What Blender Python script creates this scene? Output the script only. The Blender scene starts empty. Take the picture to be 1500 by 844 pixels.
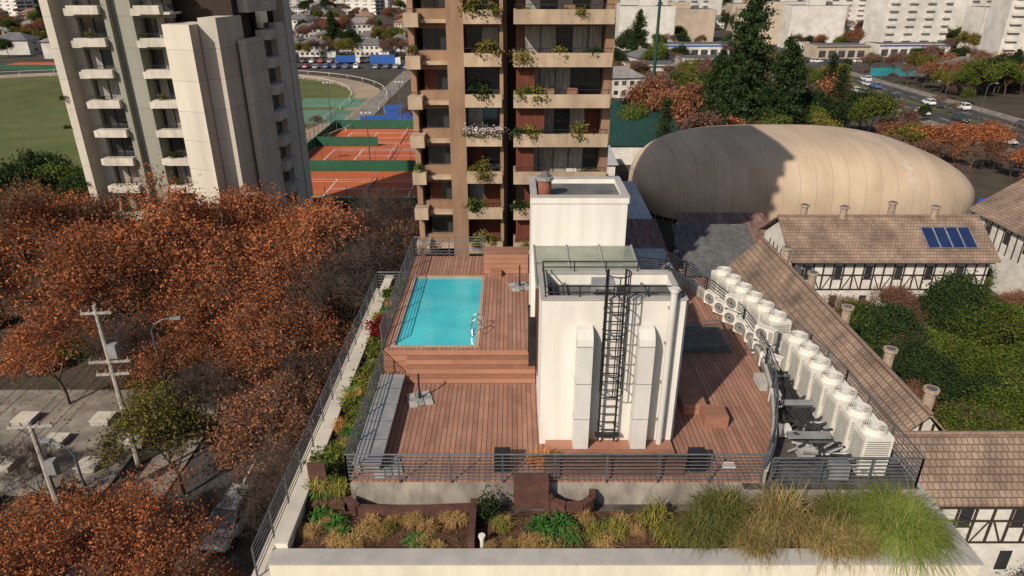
import bpy, math, random, numpy as np
from mathutils import Vector, Matrix
R=random.Random(7)
sc=bpy.context.scene
G=-16.0
pi=math.pi
def rgba(c): return (c[0],c[1],c[2],1)
# ------------------------------------------------------------ materials
def newmat(name):
    m=bpy.data.materials.new(name); m.use_nodes=True
    nt=m.node_tree; b=nt.nodes['Principled BSDF']
    return m,nt,b
def mat(name,c1,c2=None,rough=.8,scale=3,bump=0,bscale=30,metal=0,spec=.3,stretch=(1,1,1),stain=.25,coat=0):
    m,nt,b=newmat(name); N=nt.nodes; L=nt.links
    c2=c2 or tuple(x*.75 for x in c1)
    tc=N.new('ShaderNodeTexCoord'); mp=N.new('ShaderNodeMapping'); mp.inputs['Scale'].default_value=stretch
    L.new(tc.outputs['Object'],mp.inputs[0])
    n=N.new('ShaderNodeTexNoise'); n.inputs['Scale'].default_value=scale; n.inputs['Detail'].default_value=6
    L.new(mp.outputs[0],n.inputs['Vector'])
    cr=N.new('ShaderNodeValToRGB'); cr.color_ramp.elements[0].position=.35; cr.color_ramp.elements[1].position=.65
    cr.color_ramp.elements[0].color=rgba(c1); cr.color_ramp.elements[1].color=rgba(c2)
    L.new(n.outputs['Fac'],cr.inputs[0])
    n2=N.new('ShaderNodeTexNoise'); n2.inputs['Scale'].default_value=scale*.17; n2.inputs['Detail'].default_value=4
    L.new(mp.outputs[0],n2.inputs['Vector'])
    mr=N.new('ShaderNodeMapRange'); mr.inputs[1].default_value=.3; mr.inputs[2].default_value=.7; mr.inputs[3].default_value=1-stain; mr.inputs[4].default_value=1
    L.new(n2.outputs['Fac'],mr.inputs[0])
    mx=N.new('ShaderNodeVectorMath'); mx.operation='SCALE'
    L.new(cr.outputs[0],mx.inputs[0]); L.new(mr.outputs[0],mx.inputs['Scale'])
    L.new(mx.outputs[0],b.inputs['Base Color'])
    b.inputs['Roughness'].default_value=rough; b.inputs['Metallic'].default_value=metal
    b.inputs['Specular IOR Level'].default_value=spec; b.inputs['Coat Weight'].default_value=coat
    if bump:
        n3=N.new('ShaderNodeTexNoise'); n3.inputs['Scale'].default_value=bscale; n3.inputs['Detail'].default_value=4
        L.new(tc.outputs['Object'],n3.inputs['Vector'])
        bp=N.new('ShaderNodeBump'); bp.inputs['Strength'].default_value=bump; bp.inputs['Distance'].default_value=.05
        L.new(n3.outputs['Fac'],bp.inputs['Height']); L.new(bp.outputs[0],b.inputs['Normal'])
    return m
def plankmat(name,c1,c2,w=.15,axis=0,gap=.13,rough=.65,length=3.1,dark=.28,nscale=1.3,nstretch=(1,1,1),rnd=.4):
    m,nt,b=newmat(name); N=nt.nodes; L=nt.links
    tc=N.new('ShaderNodeTexCoord'); sp=N.new('ShaderNodeSeparateXYZ'); L.new(tc.outputs['Object'],sp.inputs[0])
    def mth(op,a,bv=None):
        k=N.new('ShaderNodeMath'); k.operation=op
        if hasattr(a,'links'): L.new(a,k.inputs[0])
        else: k.inputs[0].default_value=a
        if bv is not None:
            if hasattr(bv,'links'): L.new(bv,k.inputs[1])
            else: k.inputs[1].default_value=bv
        return k.outputs[0]
    d=mth('DIVIDE',sp.outputs[axis],w); fr=mth('FRACT',d); fl=mth('FLOOR',d)
    al=mth('FLOOR',mth('ADD',mth('DIVIDE',sp.outputs[1 if axis==0 else 0],length),mth('MULTIPLY',fl,.37)))
    wn=N.new('ShaderNodeTexWhiteNoise'); wn.noise_dimensions='2D'
    cb=N.new('ShaderNodeCombineXYZ'); L.new(fl,cb.inputs[0]); L.new(al,cb.inputs[1]); L.new(cb.outputs[0],wn.inputs['Vector'])
    mp=N.new('ShaderNodeMapping'); mp.inputs['Scale'].default_value=nstretch; L.new(tc.outputs['Object'],mp.inputs[0])
    nz=N.new('ShaderNodeTexNoise'); nz.inputs['Scale'].default_value=nscale; nz.inputs['Detail'].default_value=7; L.new(mp.outputs[0],nz.inputs['Vector'])
    f=mth('ADD',mth('MULTIPLY',wn.outputs[0],rnd),mth('MULTIPLY',nz.outputs['Fac'],1.2-rnd))
    cr=N.new('ShaderNodeValToRGB'); cr.color_ramp.elements[0].position=.2; cr.color_ramp.elements[1].position=.95
    cr.color_ramp.elements[0].color=rgba(c1); cr.color_ramp.elements[1].color=rgba(c2); L.new(f,cr.inputs[0])
    lt=mth('LESS_THAN',fr,gap)
    mx=N.new('ShaderNodeMix'); mx.data_type='RGBA'; L.new(lt,mx.inputs[0]); L.new(cr.outputs[0],mx.inputs[6]); mx.inputs[7].default_value=(c1[0]*dark,c1[1]*dark,c1[2]*dark,1)
    L.new(mx.outputs[2],b.inputs['Base Color']); b.inputs['Roughness'].default_value=rough; b.inputs['Specular IOR Level'].default_value=.25
    return m
def tilemat(name,c1,c2,swap):
    m,nt,b=newmat(name); N=nt.nodes; L=nt.links
    tc=N.new('ShaderNodeTexCoord'); sp=N.new('ShaderNodeSeparateXYZ'); L.new(tc.outputs['Object'],sp.inputs[0])
    cb=N.new('ShaderNodeCombineXYZ')
    L.new(sp.outputs[1 if swap else 0],cb.inputs[0]); L.new(sp.outputs[0 if swap else 1],cb.inputs[1])
    br=N.new('ShaderNodeTexBrick'); L.new(cb.outputs[0],br.inputs['Vector'])
    br.inputs['Scale'].default_value=1; br.inputs['Brick Width'].default_value=.3; br.inputs['Row Height'].default_value=.3
    br.inputs['Mortar Size'].default_value=.025; br.inputs['Color1'].default_value=rgba(c1); br.inputs['Color2'].default_value=rgba(c2)
    br.inputs['Mortar'].default_value=(c1[0]*.35,c1[1]*.35,c1[2]*.35,1); br.inputs['Mortar Smooth'].default_value=.3
    nz=N.new('ShaderNodeTexNoise'); nz.inputs['Scale'].default_value=.5; nz.inputs['Detail'].default_value=8; L.new(tc.outputs['Object'],nz.inputs['Vector'])
    mr=N.new('ShaderNodeMapRange'); mr.inputs[1].default_value=.3; mr.inputs[2].default_value=.7; mr.inputs[3].default_value=.5; mr.inputs[4].default_value=1.2; L.new(nz.outputs['Fac'],mr.inputs[0])
    v=N.new('ShaderNodeVectorMath'); v.operation='SCALE'; L.new(br.outputs['Color'],v.inputs[0]); L.new(mr.outputs[0],v.inputs['Scale'])
    L.new(v.outputs[0],b.inputs['Base Color']); b.inputs['Roughness'].default_value=.85
    bp=N.new('ShaderNodeBump'); bp.inputs['Strength'].default_value=.6; bp.inputs['Distance'].default_value=.05; bp.invert=True
    L.new(br.outputs['Fac'],bp.inputs['Height']); L.new(bp.outputs[0],b.inputs['Normal'])
    return m
def leafmat(name,cols,trans=.22):
    m,nt,b=newmat(name); N=nt.nodes; L=nt.links
    N.remove(b)
    g=N.new('ShaderNodeNewGeometry'); cr=N.new('ShaderNodeValToRGB'); e=cr.color_ramp.elements
    while len(e)<len(cols): e.new(.5)
    for i,c in enumerate(cols): e[i].position=i/(len(cols)-1); e[i].color=rgba(c)
    L.new(g.outputs['Random Per Island'],cr.inputs[0])
    oi=N.new('ShaderNodeObjectInfo')
    nz=N.new('ShaderNodeTexNoise'); nz.inputs['Scale'].default_value=.4; L.new(g.outputs['Position'],nz.inputs['Vector'])
    ad=N.new('ShaderNodeMath'); ad.operation='MULTIPLY_ADD'; L.new(oi.outputs['Random'],ad.inputs[0]); ad.inputs[1].default_value=.4
    L.new(nz.outputs['Fac'],ad.inputs[2])
    mr=N.new('ShaderNodeMapRange'); mr.inputs[1].default_value=.3; mr.inputs[2].default_value=1.0; mr.inputs[3].default_value=.6; mr.inputs[4].default_value=1.35; L.new(ad.outputs[0],mr.inputs[0])
    v=N.new('ShaderNodeVectorMath'); v.operation='SCALE'; L.new(cr.outputs[0],v.inputs[0]); L.new(mr.outputs[0],v.inputs['Scale'])
    df=N.new('ShaderNodeBsdfDiffuse'); L.new(v.outputs[0],df.inputs[0])
    t=N.new('ShaderNodeBsdfTranslucent'); L.new(v.outputs[0],t.inputs[0])
    ms=N.new('ShaderNodeMixShader'); ms.inputs[0].default_value=trans
    L.new(df.outputs[0],ms.inputs[1]); L.new(t.outputs[0],ms.inputs[2]); L.new(ms.outputs[0],N['Material Output'].inputs[0])
    return m
def paintmat(name):
    m,nt,b=newmat(name); N=nt.nodes; L=nt.links
    o=N.new('ShaderNodeObjectInfo'); L.new(o.outputs['Color'],b.inputs['Base Color'])
    b.inputs['Roughness'].default_value=.3; b.inputs['Coat Weight'].default_value=.6
    return m
M={}
M['white']=mat('white_render',(.75,.72,.665),(.66,.63,.57),.85,1.6,.08,60,stain=.13,stretch=(1.6,1.6,.22))
M['cream']=mat('cream_render',(.76,.69,.56),(.68,.61,.49),.85,2,.05,40,stain=.12,stretch=(1.5,1.5,.3))
M['coping']=mat('coping_concrete',(.42,.40,.37),(.36,.345,.32),.85,2,.1,stain=.2)
M['palecoping']=mat('coping_cream',(.60,.55,.46),(.52,.47,.39),.85,2,.1)
M['concrete']=mat('concrete',(.40,.36,.30),(.24,.21,.18),.9,3,.15,20,stretch=(1,1,.4),stain=.4)
M['acfloor']=mat('roof_membrane',(.15,.13,.115),(.05,.045,.04),.9,1.5,.2)
M['deck']=plankmat('deck_planks',(.20,.10,.07),(.37,.20,.14),.17,0,.12)
M['riser']=plankmat('deck_boards_cross',(.28,.135,.088),(.38,.19,.125),.25,2,.07)
M['wood']=mat('composite_wood',(.34,.165,.105),(.26,.125,.08),.7,3,stretch=(1,6,6))
M['corten']=mat('brown_panel',(.12,.055,.042),(.08,.037,.03),.7,3)
M['soil']=mat('soil',(.15,.075,.04),(.05,.028,.017),1,4,.8,12,stain=.5)
M['pool']=mat('pool_water',(.08,.56,.60),(.05,.43,.51),.07,.45,.06,2.0,spec=.5,stain=.15)
M['pooledge']=mat('pool_edge',(.50,.32,.24),(.42,.26,.19),.7)
M['metal']=mat('grey_steel',(.15,.16,.17),(.10,.11,.12),.45,5,metal=.3)
M['lid']=mat('zinc_lid',(.36,.36,.36),(.27,.275,.28),.5,3,metal=.2)
M['black']=mat('black_steel',(.018,.018,.02),(.03,.03,.03),.5)
M['chrome']=mat('stainless',(.6,.6,.6),(.5,.5,.5),.2,metal=1)
M['ac']=mat('ac_casing',(.74,.71,.64),(.62,.59,.52),.5,3,stain=.2)
M['duct']=mat('duct_paint',(.66,.64,.60),(.58,.56,.52),.45,2,stain=.15,stretch=(1,1,.3))
M['acdark']=mat('ac_grille',(.06,.06,.06),(.12,.12,.12),.6,8)
M['acmid']=mat('ac_grille_grey',(.20,.20,.19),(.28,.27,.25),.6,8)
M['foam']=mat('pipe_foam',(.02,.02,.02),(.04,.04,.04),.8)
M['roofgrey']=mat('roof_dark_grey',(.14,.14,.14),(.09,.09,.09),.8,2)
M['glassroof']=mat('glazed_roof',(.27,.28,.22),(.19,.21,.165),.15,1.2,spec=.6,stain=.3)
M['tower_wall']=mat('brown_concrete',(.34,.21,.13),(.245,.15,.093),.9,1.2,.1,25,stretch=(1,1,.25),stain=.35)
M['tower_par']=mat('tan_parapet',(.50,.385,.27),(.37,.275,.19),.9,1.5,.1,25,stretch=(1,1,.35),stain=.38)
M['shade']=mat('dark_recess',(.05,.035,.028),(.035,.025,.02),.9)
M['shutter']=plankmat('wood_shutter',(.11,.03,.016),(.17,.055,.03),.12,0,.25)
M['slats']=plankmat('timber_slats',(.09,.04,.028),(.15,.07,.05),.12,2,.3)
M['glass']=mat('window_glass',(.025,.03,.035),(.045,.05,.055),.06,.7,spec=.8)
M['curtain']=mat('curtained_window',(.44,.42,.38),(.18,.17,.16),.2,5,stretch=(6,1,.3),coat=.6)
M['frame']=mat('window_frame',(.04,.04,.045),None,.5)
M['lt_con']=plankmat('left_tower_concrete',(.40,.365,.305),(.60,.55,.465),2.7,2,.012,.9,400,.6,.7,(1,1,.12),.15)
M['lt_grey']=plankmat('left_tower_grey',(.21,.21,.175),(.31,.305,.25),2.7,2,.012,.9,400,.6,.7,(1,1,.12),.15)
M['lt_par']=mat('left_tower_parapet',(.66,.61,.52),(.50,.46,.39),.9,2,stain=.3,stretch=(1,1,.4))
M['tileY']=tilemat('roof_tiles_long',(.32,.225,.165),(.235,.16,.118),True)
M['tileX']=tilemat('roof_tiles_cross',(.32,.225,.165),(.235,.16,.118),False)
M['ridge']=mat('ridge_tiles',(.29,.20,.15),(.2,.13,.1),.85,6)
M['chim']=mat('chimney_clay',(.42,.33,.25),(.30,.22,.16),.9,5)
M['brick']=mat('brick_red',(.32,.12,.07),(.22,.08,.05),.9,6)
M['plaster']=mat('plaster_white',(.74,.71,.65),(.62,.59,.53),.9,3)
M['timber']=mat('dark_timber',(.06,.04,.03),(.04,.028,.02),.8)
M['solar']=mat('solar_cells',(.015,.03,.09),(.02,.035,.11),.15,6,spec=.7)
M['corr']=mat('corrugated_rust',(.27,.21,.19),(.22,.08,.05),.8,1.2,stain=.4,stretch=(3,.5,1))
M['sheet']=mat('sheet_roof',(.50,.50,.50),(.38,.385,.39),.6,1)
M['canvas']=plankmat('bubble_canvas',(.34,.255,.175),(.56,.435,.315),2.1,0,.02,.75,300,.72,.22,(1.6,.5,1),.10)
M['canvas2']=mat('bubble_canvas_seam',(.55,.45,.34),(.47,.37,.28),.75,.6)
M['ground']=mat('ground_soil',(.085,.065,.045),(.05,.045,.032),1,.25,.3,2,stain=.4)
M['grass']=mat('grass',(.125,.13,.04),(.08,.105,.028),1,.12,.3,3,stain=.3)
M['asphalt']=mat('asphalt',(.07,.066,.062),(.05,.048,.046),.9,.4,.1,10)
M['pave']=mat('pavement',(.28,.25,.21),(.17,.15,.13),.9,.8,.1,10)
M['paint']=mat('road_paint',(.7,.7,.66),(.55,.55,.5),.8,2)
M['clay']=mat('clay_court',(.50,.125,.045),(.42,.10,.037),.95,.15)
M['track']=mat('sand_track',(.38,.29,.20),(.30,.22,.16),1,.15)
M['greenscreen']=mat('green_windscreen',(.02,.09,.05),(.025,.11,.06),.8,.5)
M['greencourt']=mat('green_court',(.12,.23,.16),(.09,.18,.12),.9,.2)
M['blue']=mat('blue_panel',(.03,.10,.36),(.03,.12,.42),.6,1)
M['teal']=mat('teal_hoarding',(.03,.26,.29),(.02,.2,.24),.7,.3)
M['darkgreen']=mat('dark_green_roof',(.015,.06,.045),(.02,.05,.04),.6,1)
M['carpaint']=paintmat('car_paint')
M['tyre']=mat('tyre',(.015,.015,.015),None,.9)
M['lamp']=mat('headlamp',(.6,.6,.6),(.5,.5,.5),.15)
M['taillamp']=mat('taillamp',(.3,.01,.01),None,.3)
M['poleconc']=mat('pole_concrete',(.44,.41,.36),(.34,.31,.27),.9)
M['hroof1']=mat('house_roof_slate',(.12,.115,.12),(.17,.16,.16),.85,.8)
M['hroof2']=mat('house_roof_clay',(.26,.15,.105),(.2,.115,.08),.85,.8)
M['hroof3']=mat('house_roof_tin',(.30,.28,.27),(.21,.19,.185),.7,.8)
M['bwhite']=mat('block_white',(.70,.67,.62),(.56,.53,.48),.9,.3)
M['bbeige']=mat('block_beige',(.50,.41,.31),(.42,.34,.26),.9,.3)
M['borange']=mat('block_ochre',(.45,.27,.15),(.36,.21,.12),.9,.3)
M['bwin']=mat('block_windows',(.035,.038,.042),(.09,.09,.088),.2,.35,spec=.6)
M['bark']=mat('bark',(.12,.085,.065),(.06,.045,.036),.95,2,.3,8,stretch=(1,1,.4))
M['barkpale']=mat('bark_pale',(.185,.13,.10),(.10,.068,.05),.95,2,.3,8,stretch=(1,1,.4))
M['barkdark']=mat('bark_dark',(.10,.072,.058),(.05,.038,.032),.95,2,.3,8,stretch=(1,1,.4))
L_rust=leafmat('leaves_rust',[(.14,.046,.024),(.28,.088,.034),(.39,.135,.052),(.46,.195,.085),(.22,.068,.033)])
L_rust2=leafmat('leaves_brown',[(.13,.055,.032),(.24,.10,.052),(.32,.145,.072),(.18,.072,.038)])
L_purp=leafmat('leaves_purple_brown',[(.12,.06,.045),(.19,.095,.07),(.25,.125,.09),(.15,.075,.055)])
L_red=leafmat('leaves_red',[(.20,.015,.015),(.12,.012,.012),(.28,.03,.02)])
L_olive=leafmat('leaves_olive',[(.08,.08,.018),(.14,.135,.03),(.2,.16,.035),(.11,.10,.022)])
L_green=leafmat('leaves_green',[(.035,.06,.012),(.065,.10,.018),(.11,.14,.026),(.145,.155,.032)])
L_dark=leafmat('leaves_dark_green',[(.012,.026,.012),(.022,.042,.016),(.038,.06,.02),(.05,.065,.022)])
L_dry=leafmat('grass_dry',[(.30,.17,.06),(.42,.27,.10),(.48,.34,.15),(.24,.13,.045)])
L_strap=leafmat('leaves_strap',[(.03,.10,.02),(.055,.155,.03),(.10,.21,.05),(.03,.08,.02)])
L_fount=leafmat('grass_fountain',[(.07,.12,.02),(.12,.175,.03),(.18,.22,.055),(.26,.22,.08)])
L_feather=leafmat('grass_feather',[(.14,.14,.035),(.26,.20,.08),(.38,.27,.13),(.12,.13,.03),(.36,.2,.10)])
L_featherg=leafmat('grass_feather_green',[(.09,.11,.03),(.15,.16,.045),(.22,.19,.07),(.07,.09,.02)])
L_yel=leafmat('leaves_yellowgreen',[(.16,.16,.03),(.24,.22,.05),(.11,.14,.03),(.34,.26,.07)])
L_flower=leafmat('flowers',[(.7,.6,.6),(.75,.7,.7),(.6,.35,.4)])
L_orange=leafmat('grass_orange',[(.5,.22,.07),(.58,.31,.12),(.38,.15,.05)])

# ------------------------------------------------------------ mesh builder
class MB:
    def __init__(s): s.v=[];s.f=[];s.m=[];s.p=[]
    def pi(s,p):
        if p not in s.p: s.p.append(p)
        return s.p.index(p)
    def add(s,part,vs,fs):
        o=len(s.v); s.v+= [tuple(x) for x in vs]; k=s.pi(part)
        for f in fs: s.f.append([o+i for i in f]); s.m.append(k)
    def box(s,part,x0,y0,z0,x1,y1,z1):
        vs=[(x0,y0,z0),(x1,y0,z0),(x1,y1,z0),(x0,y1,z0),(x0,y0,z1),(x1,y0,z1),(x1,y1,z1),(x0,y1,z1)]
        s.add(part,vs,[(3,2,1,0),(4,5,6,7),(0,1,5,4),(1,2,6,5),(2,3,7,6),(3,0,4,7)])
    def cyl(s,part,p0,p1,r0,r1=None,n=8,caps=True):
        r1=r0 if r1 is None else r1
        p0=Vector(p0);p1=Vector(p1);d=(p1-p0)
        if d.length<1e-6:return
        d.normalize();u=d.orthogonal().normalized();w=d.cross(u)
        vs=[];fs=[]
        for p,r in((p0,r0),(p1,r1)):
            for i in range(n):
                a=2*pi*i/n; vs.append(p+u*(r*math.cos(a))+w*(r*math.sin(a)))
        for i in range(n): fs.append((i,(i+1)%n,n+(i+1)%n,n+i))
        if caps: fs.append(tuple(range(n-1,-1,-1))); fs.append(tuple(range(n,2*n)))
        s.add(part,vs,fs)
    def path(s,part,pts,r,n=6):
        for a,b in zip(pts[:-1],pts[1:]): s.cyl(part,a,b,r,r,n)
    def prism(s,part,poly,z0,z1,top=None):
        n=len(poly)
        vs=[(x,y,z0) for x,y in poly]+[(x,y,z1) for x,y in poly]
        s.add(part,vs,[(i,(i+1)%n,n+(i+1)%n,n+i) for i in range(n)]+[tuple(range(n-1,-1,-1))])
        s.add(top or part,[(x,y,z1) for x,y in poly],[tuple(range(n))])
    def rail(s,part,pts,z0,h,nb=7,sp=1.5,r=.016,rt=.028):
        for a,b in zip(pts[:-1],pts[1:]):
            for k in range(nb):
                z=z0+h*(k+1)/nb; rr=rt if k==nb-1 else r
                s.cyl(part,(a[0],a[1],z),(b[0],b[1],z),rr,rr,5)
            d=math.dist(a,b);n=max(1,round(d/sp))
            for i in range(n+1):
                t=i/n;x=a[0]+(b[0]-a[0])*t;y=a[1]+(b[1]-a[1])*t
                s.box(part,x-.022,y-.022,z0,x+.022,y+.022,z0+h-.03)
    def gable(s,part,x0,x1,y0,y1,ze,zr,axis,over=.5,th=.15,rp='ridge'):
        x0-=over;x1+=over;y0-=over;y1+=over
        if axis=='x':
            ym=(y0+y1)/2
            for a,b in((y0,ym),(y1,ym)):
                vs=[(x0,a,ze),(x1,a,ze),(x1,b,zr),(x0,b,zr)]
                vs+=[(x,y,z-th) for x,y,z in vs]
                s.add(part,vs,[(0,1,2,3),(7,6,5,4),(0,4,5,1),(1,5,6,2),(2,6,7,3),(3,7,4,0)])
            s.cyl(rp,(x0,ym,zr+.02),(x1,ym,zr+.02),.13,.13,6)
        else:
            xm=(x0+x1)/2
            for a,b in((x0,xm),(x1,xm)):
                vs=[(a,y0,ze),(a,y1,ze),(b,y1,zr),(b,y0,zr)]
                vs+=[(x,y,z-th) for x,y,z in vs]
                s.add(part,vs,[(0,1,2,3),(7,6,5,4),(0,4,5,1),(1,5,6,2),(2,6,7,3),(3,7,4,0)])
            s.cyl(rp,(xm,y0,zr+.02),(xm,y1,zr+.02),.13,.13,6)
    def mesh(s,name,only=None):
        me=bpy.data.meshes.new(name)
        if only is None: F=s.f;I=s.m;P=s.p;V=s.v
        else:
            k=s.p.index(only);F0=[f for f,m in zip(s.f,s.m) if m==k];mp={};V=[];F=[]
            for f in F0:
                g=[]
                for i in f:
                    if i not in mp: mp[i]=len(V);V.append(s.v[i])
                    g.append(mp[i])
                F.append(g)
            I=[0]*len(F);P=[only]
        me.from_pydata(V,[],F)
        for p in P: me.materials.append(M[p])
        me.polygons.foreach_set('material_index',I)
        me.update();return me
    def build(s,name,loc=(0,0,0),rz=0,parent=None,split=False):
        if split:
            e=bpy.data.objects.new(name,None);sc.collection.objects.link(e);e.location=loc;e.rotation_euler=(0,0,rz)
            if parent:e.parent=parent
            for p in s.p: 
                obj(p,s.mesh(p,p),(0,0,0),parent=e)
            return e
        return obj(name,s.mesh(name),loc,rz,parent=parent)
def obj(name,me,loc=(0,0,0),rz=0,s=1,parent=None,col=None):
    o=bpy.data.objects.new(name,me);sc.collection.objects.link(o)
    o.location=loc;o.rotation_euler=(0,0,rz);o.scale=(s,s,s) if not isinstance(s,tuple) else s
    if parent:o.parent=parent
    if col:o.color=(*col,1)
    return o
def empty(name,loc=(0,0,0)):
    e=bpy.data.objects.new(name,None);sc.collection.objects.link(e);e.location=loc;return e
def sheet(name,part,poly,z):
    b=MB();b.add(part,[(x,y,z) for x,y in poly],[tuple(range(len(poly)))]);return b.build(name)
def rect(x0,y0,x1,y1): return [(x0,y0),(x1,y0),(x1,y1),(x0,y1)]

# ------------------------------------------------------------ vegetation
def npm(name,V,Q,mi,mats):
    me=bpy.data.meshes.new(name);me.from_pydata(V,[],Q)
    for m in mats:me.materials.append(m)
    me.polygons.foreach_set('material_index',np.asarray(mi,dtype=np.int32));me.update();return me
def nrm(a): return a/np.maximum(np.linalg.norm(a,axis=1,keepdims=True),1e-9)
def leafq(C,n,sig,size,rs,asp=.55):
    C=np.repeat(np.asarray(C,float),n,0);N=len(C)
    C=C+rs.normal(0,1,(N,3))*np.array([sig,sig,sig*.8])
    a=nrm(rs.normal(0,1,(N,3)));b=nrm(np.cross(a,rs.normal(0,1,(N,3))))
    s=(size*rs.uniform(.5,1.3,(N,1)))/2
    V=np.stack([C+a*s,C+b*s*asp*1.2,C-a*s,C-b*s*asp*1.2],1).reshape(-1,3)
    Q=np.arange(N*4).reshape(-1,4);return V,Q
def tubes(S,n=4):
    P0=np.array([s[0] for s in S],float);P1=np.array([s[1] for s in S],float)
    r0=np.array([s[2] for s in S])[:,None];r1=np.array([s[3] for s in S])[:,None]
    d=nrm(P1-P0);h=np.tile([[.3,.9,.1]],(len(S),1));u=nrm(np.cross(d,h));w=np.cross(d,u)
    V=[]
    for P,r in((P0,r0),(P1,r1)):
        for i in range(n):
            a=2*pi*i/n;V.append(P+u*r*math.cos(a)+w*r*math.sin(a))
    V=np.stack(V,1).reshape(-1,3);b=np.arange(len(S))[:,None]*(2*n)
    Q=np.concatenate([b+np.array([[i,(i+1)%n,n+(i+1)%n,n+i]]) for i in range(n)],0)
    return V,Q
def join(parts,name,mats):
    V=[];Q=[];I=[];o=0
    for v,q,i in parts:
        V.append(v);Q.append(q+o);I.append(np.full(len(q),i));o+=len(v)
    return npm(name,np.concatenate(V),np.concatenate(Q),np.concatenate(I),mats)
def treemesh(name,seed,levels=5,L0=4.2,ratio=.79,kids=(3,3,4),spread=.62,up=.18,r0=.28,leafn=16,leaf=.22,sig=.45,leafl=1,twig=3,tw=.7,twr=.018,mat=None,bark='bark',leafp=1):
    rg=random.Random(seed);rs=np.random.RandomState(seed);S=[];T=[]
    def grow(p,d,L,r,lv):
        q=p;nn=2
        for i in range(nn):
            d=(d+Vector((rg.gauss(0,.13),rg.gauss(0,.13),rg.gauss(0,.08)))+Vector((0,0,up*.15))).normalized()
            q2=q+d*(L/nn);ra=r*(1-.15*i);rb=r*(1-.15*(i+1));S.append((q.copy(),q2.copy(),ra,rb))
            if lv<=leafl:T.append((q2.copy(),d.copy()))
            q=q2
        if lv==0:return
        k=rg.choice(kids);a0=rg.random()*6.28;u=d.orthogonal().normalized();w=d.cross(u)
        for j in range(k):
            az=a0+2*pi*j/k+rg.uniform(-.4,.4);an=spread*rg.uniform(.55,1.35)
            nd=d*math.cos(an)+(u*math.cos(az)+w*math.sin(az))*math.sin(an);nd.z+=up
            grow(q,nd.normalized(),L*ratio*rg.uniform(.75,1.15),rb*.68,lv-1)
    grow(Vector((0,0,0)),Vector((0,0,1)),L0,r0,levels)
    TP=[]
    for q,d in T:
        for k in range(twig):
            nd=(d*.7+Vector((rg.gauss(0,.6),rg.gauss(0,.6),rg.gauss(.1,.45)))).normalized()
            e=q+nd*tw*rg.uniform(.5,1.3);S.append((q,e,twr,twr*.5))
            if rg.random()<leafp:TP.append(q.lerp(e,.8))
    v,q=tubes(S,4);parts=[(v,q,0)]
    if leafn and TP:
        n=max(1,leafn//max(1,twig))
        v,q=leafq([tuple(t) for t in TP],n,sig,leaf,rs);parts.append((v,q,1))
    return join(parts,name,[M[bark],mat or L_rust])
def conifer(name,seed,H=20,Rb=4,mat=None,n=40,dense=7,size=.7,droop=.15):
    rg=random.Random(seed);rs=np.random.RandomState(seed);S=[((0,0,0),(0,0,H*.5),.35,.2),((0,0,H*.5),(0,0,H),.2,.03)];C=[]
    for i in range(n):
        t=(i+rg.random())/n;z=H*(.08+.92*t);r=Rb*(1-t)**.7*rg.uniform(.55,1.2)+.3
        for j in range(5):
            a=rg.random()*6.28;rr=r*rg.uniform(.6,1.15);e=(rr*math.cos(a),rr*math.sin(a),z-rr*droop+rg.gauss(0,.2))
            S.append(((0,0,z),e,.05,.015))
            m=max(2,int(rr*1.8))
            for k in range(m):
                f=(k+1)/m;C.append((e[0]*f,e[1]*f,z+(e[2]-z)*f))
    v,q=tubes(S,4);v2,q2=leafq(C,dense,.42,size,rs,.35)
    return join([(v,q,0),(v2,q2,1)],name,[M['bark'],mat or L_dark])
def bushmesh(name,seed,mat,rx=1,rz=1,clumps=40,n=60,leaf=.15,sig=.22):
    rs=np.random.RandomState(seed);d=nrm(rs.normal(0,1,(clumps,3)));d[:,2]=np.abs(d[:,2])
    C=d*np.array([rx,rx,rz])*rs.uniform(.45,1,(clumps,1));C[:,2]+=rz*.15
    v,q=leafq(C,n,sig,leaf,rs);S=[((0,0,0),tuple(c),.03*max(rx,.5),.01) for c in C]
    v2,q2=tubes(S,4);return join([(v2,q2,0),(v,q,1)],name,[M['bark'],mat])
def grassmesh(name,seed,mat,n=200,r=.5,h=.5,w=.015,dr=(.2,1.0),br=.12,seg=5):
    rs=np.random.RandomState(seed);t=np.linspace(0,1,seg+1)[None,:]
    a=rs.uniform(0,2*pi,(n,1));L=r*rs.uniform(.15,1,(n,1));hh=h*rs.uniform(.5,1.1,(n,1));d=rs.uniform(*dr,(n,1))
    bx=rs.normal(0,br,(n,1));by=rs.normal(0,br,(n,1))
    s=L*t**1.35;z=hh*(2*t-t*t*(1+d));x=bx+np.cos(a)*s;y=by+np.sin(a)*s
    ww=w*(1-t**2*.92);px=-np.sin(a)*ww;py=np.cos(a)*ww
    A=np.stack([x+px,y+py,z],2);B=np.stack([x-px,y-py,z],2)
    V=np.stack([A,B],2).reshape(-1,3);b=(np.arange(n)*(seg+1)*2)[:,None,None];k=(np.arange(seg)*2)[None,:,None]
    Q=(b+k+np.array([0,1,3,2])[None,None,:]).reshape(-1,4)
    return npm(name,V,Q,np.zeros(len(Q)),[mat])

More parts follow.
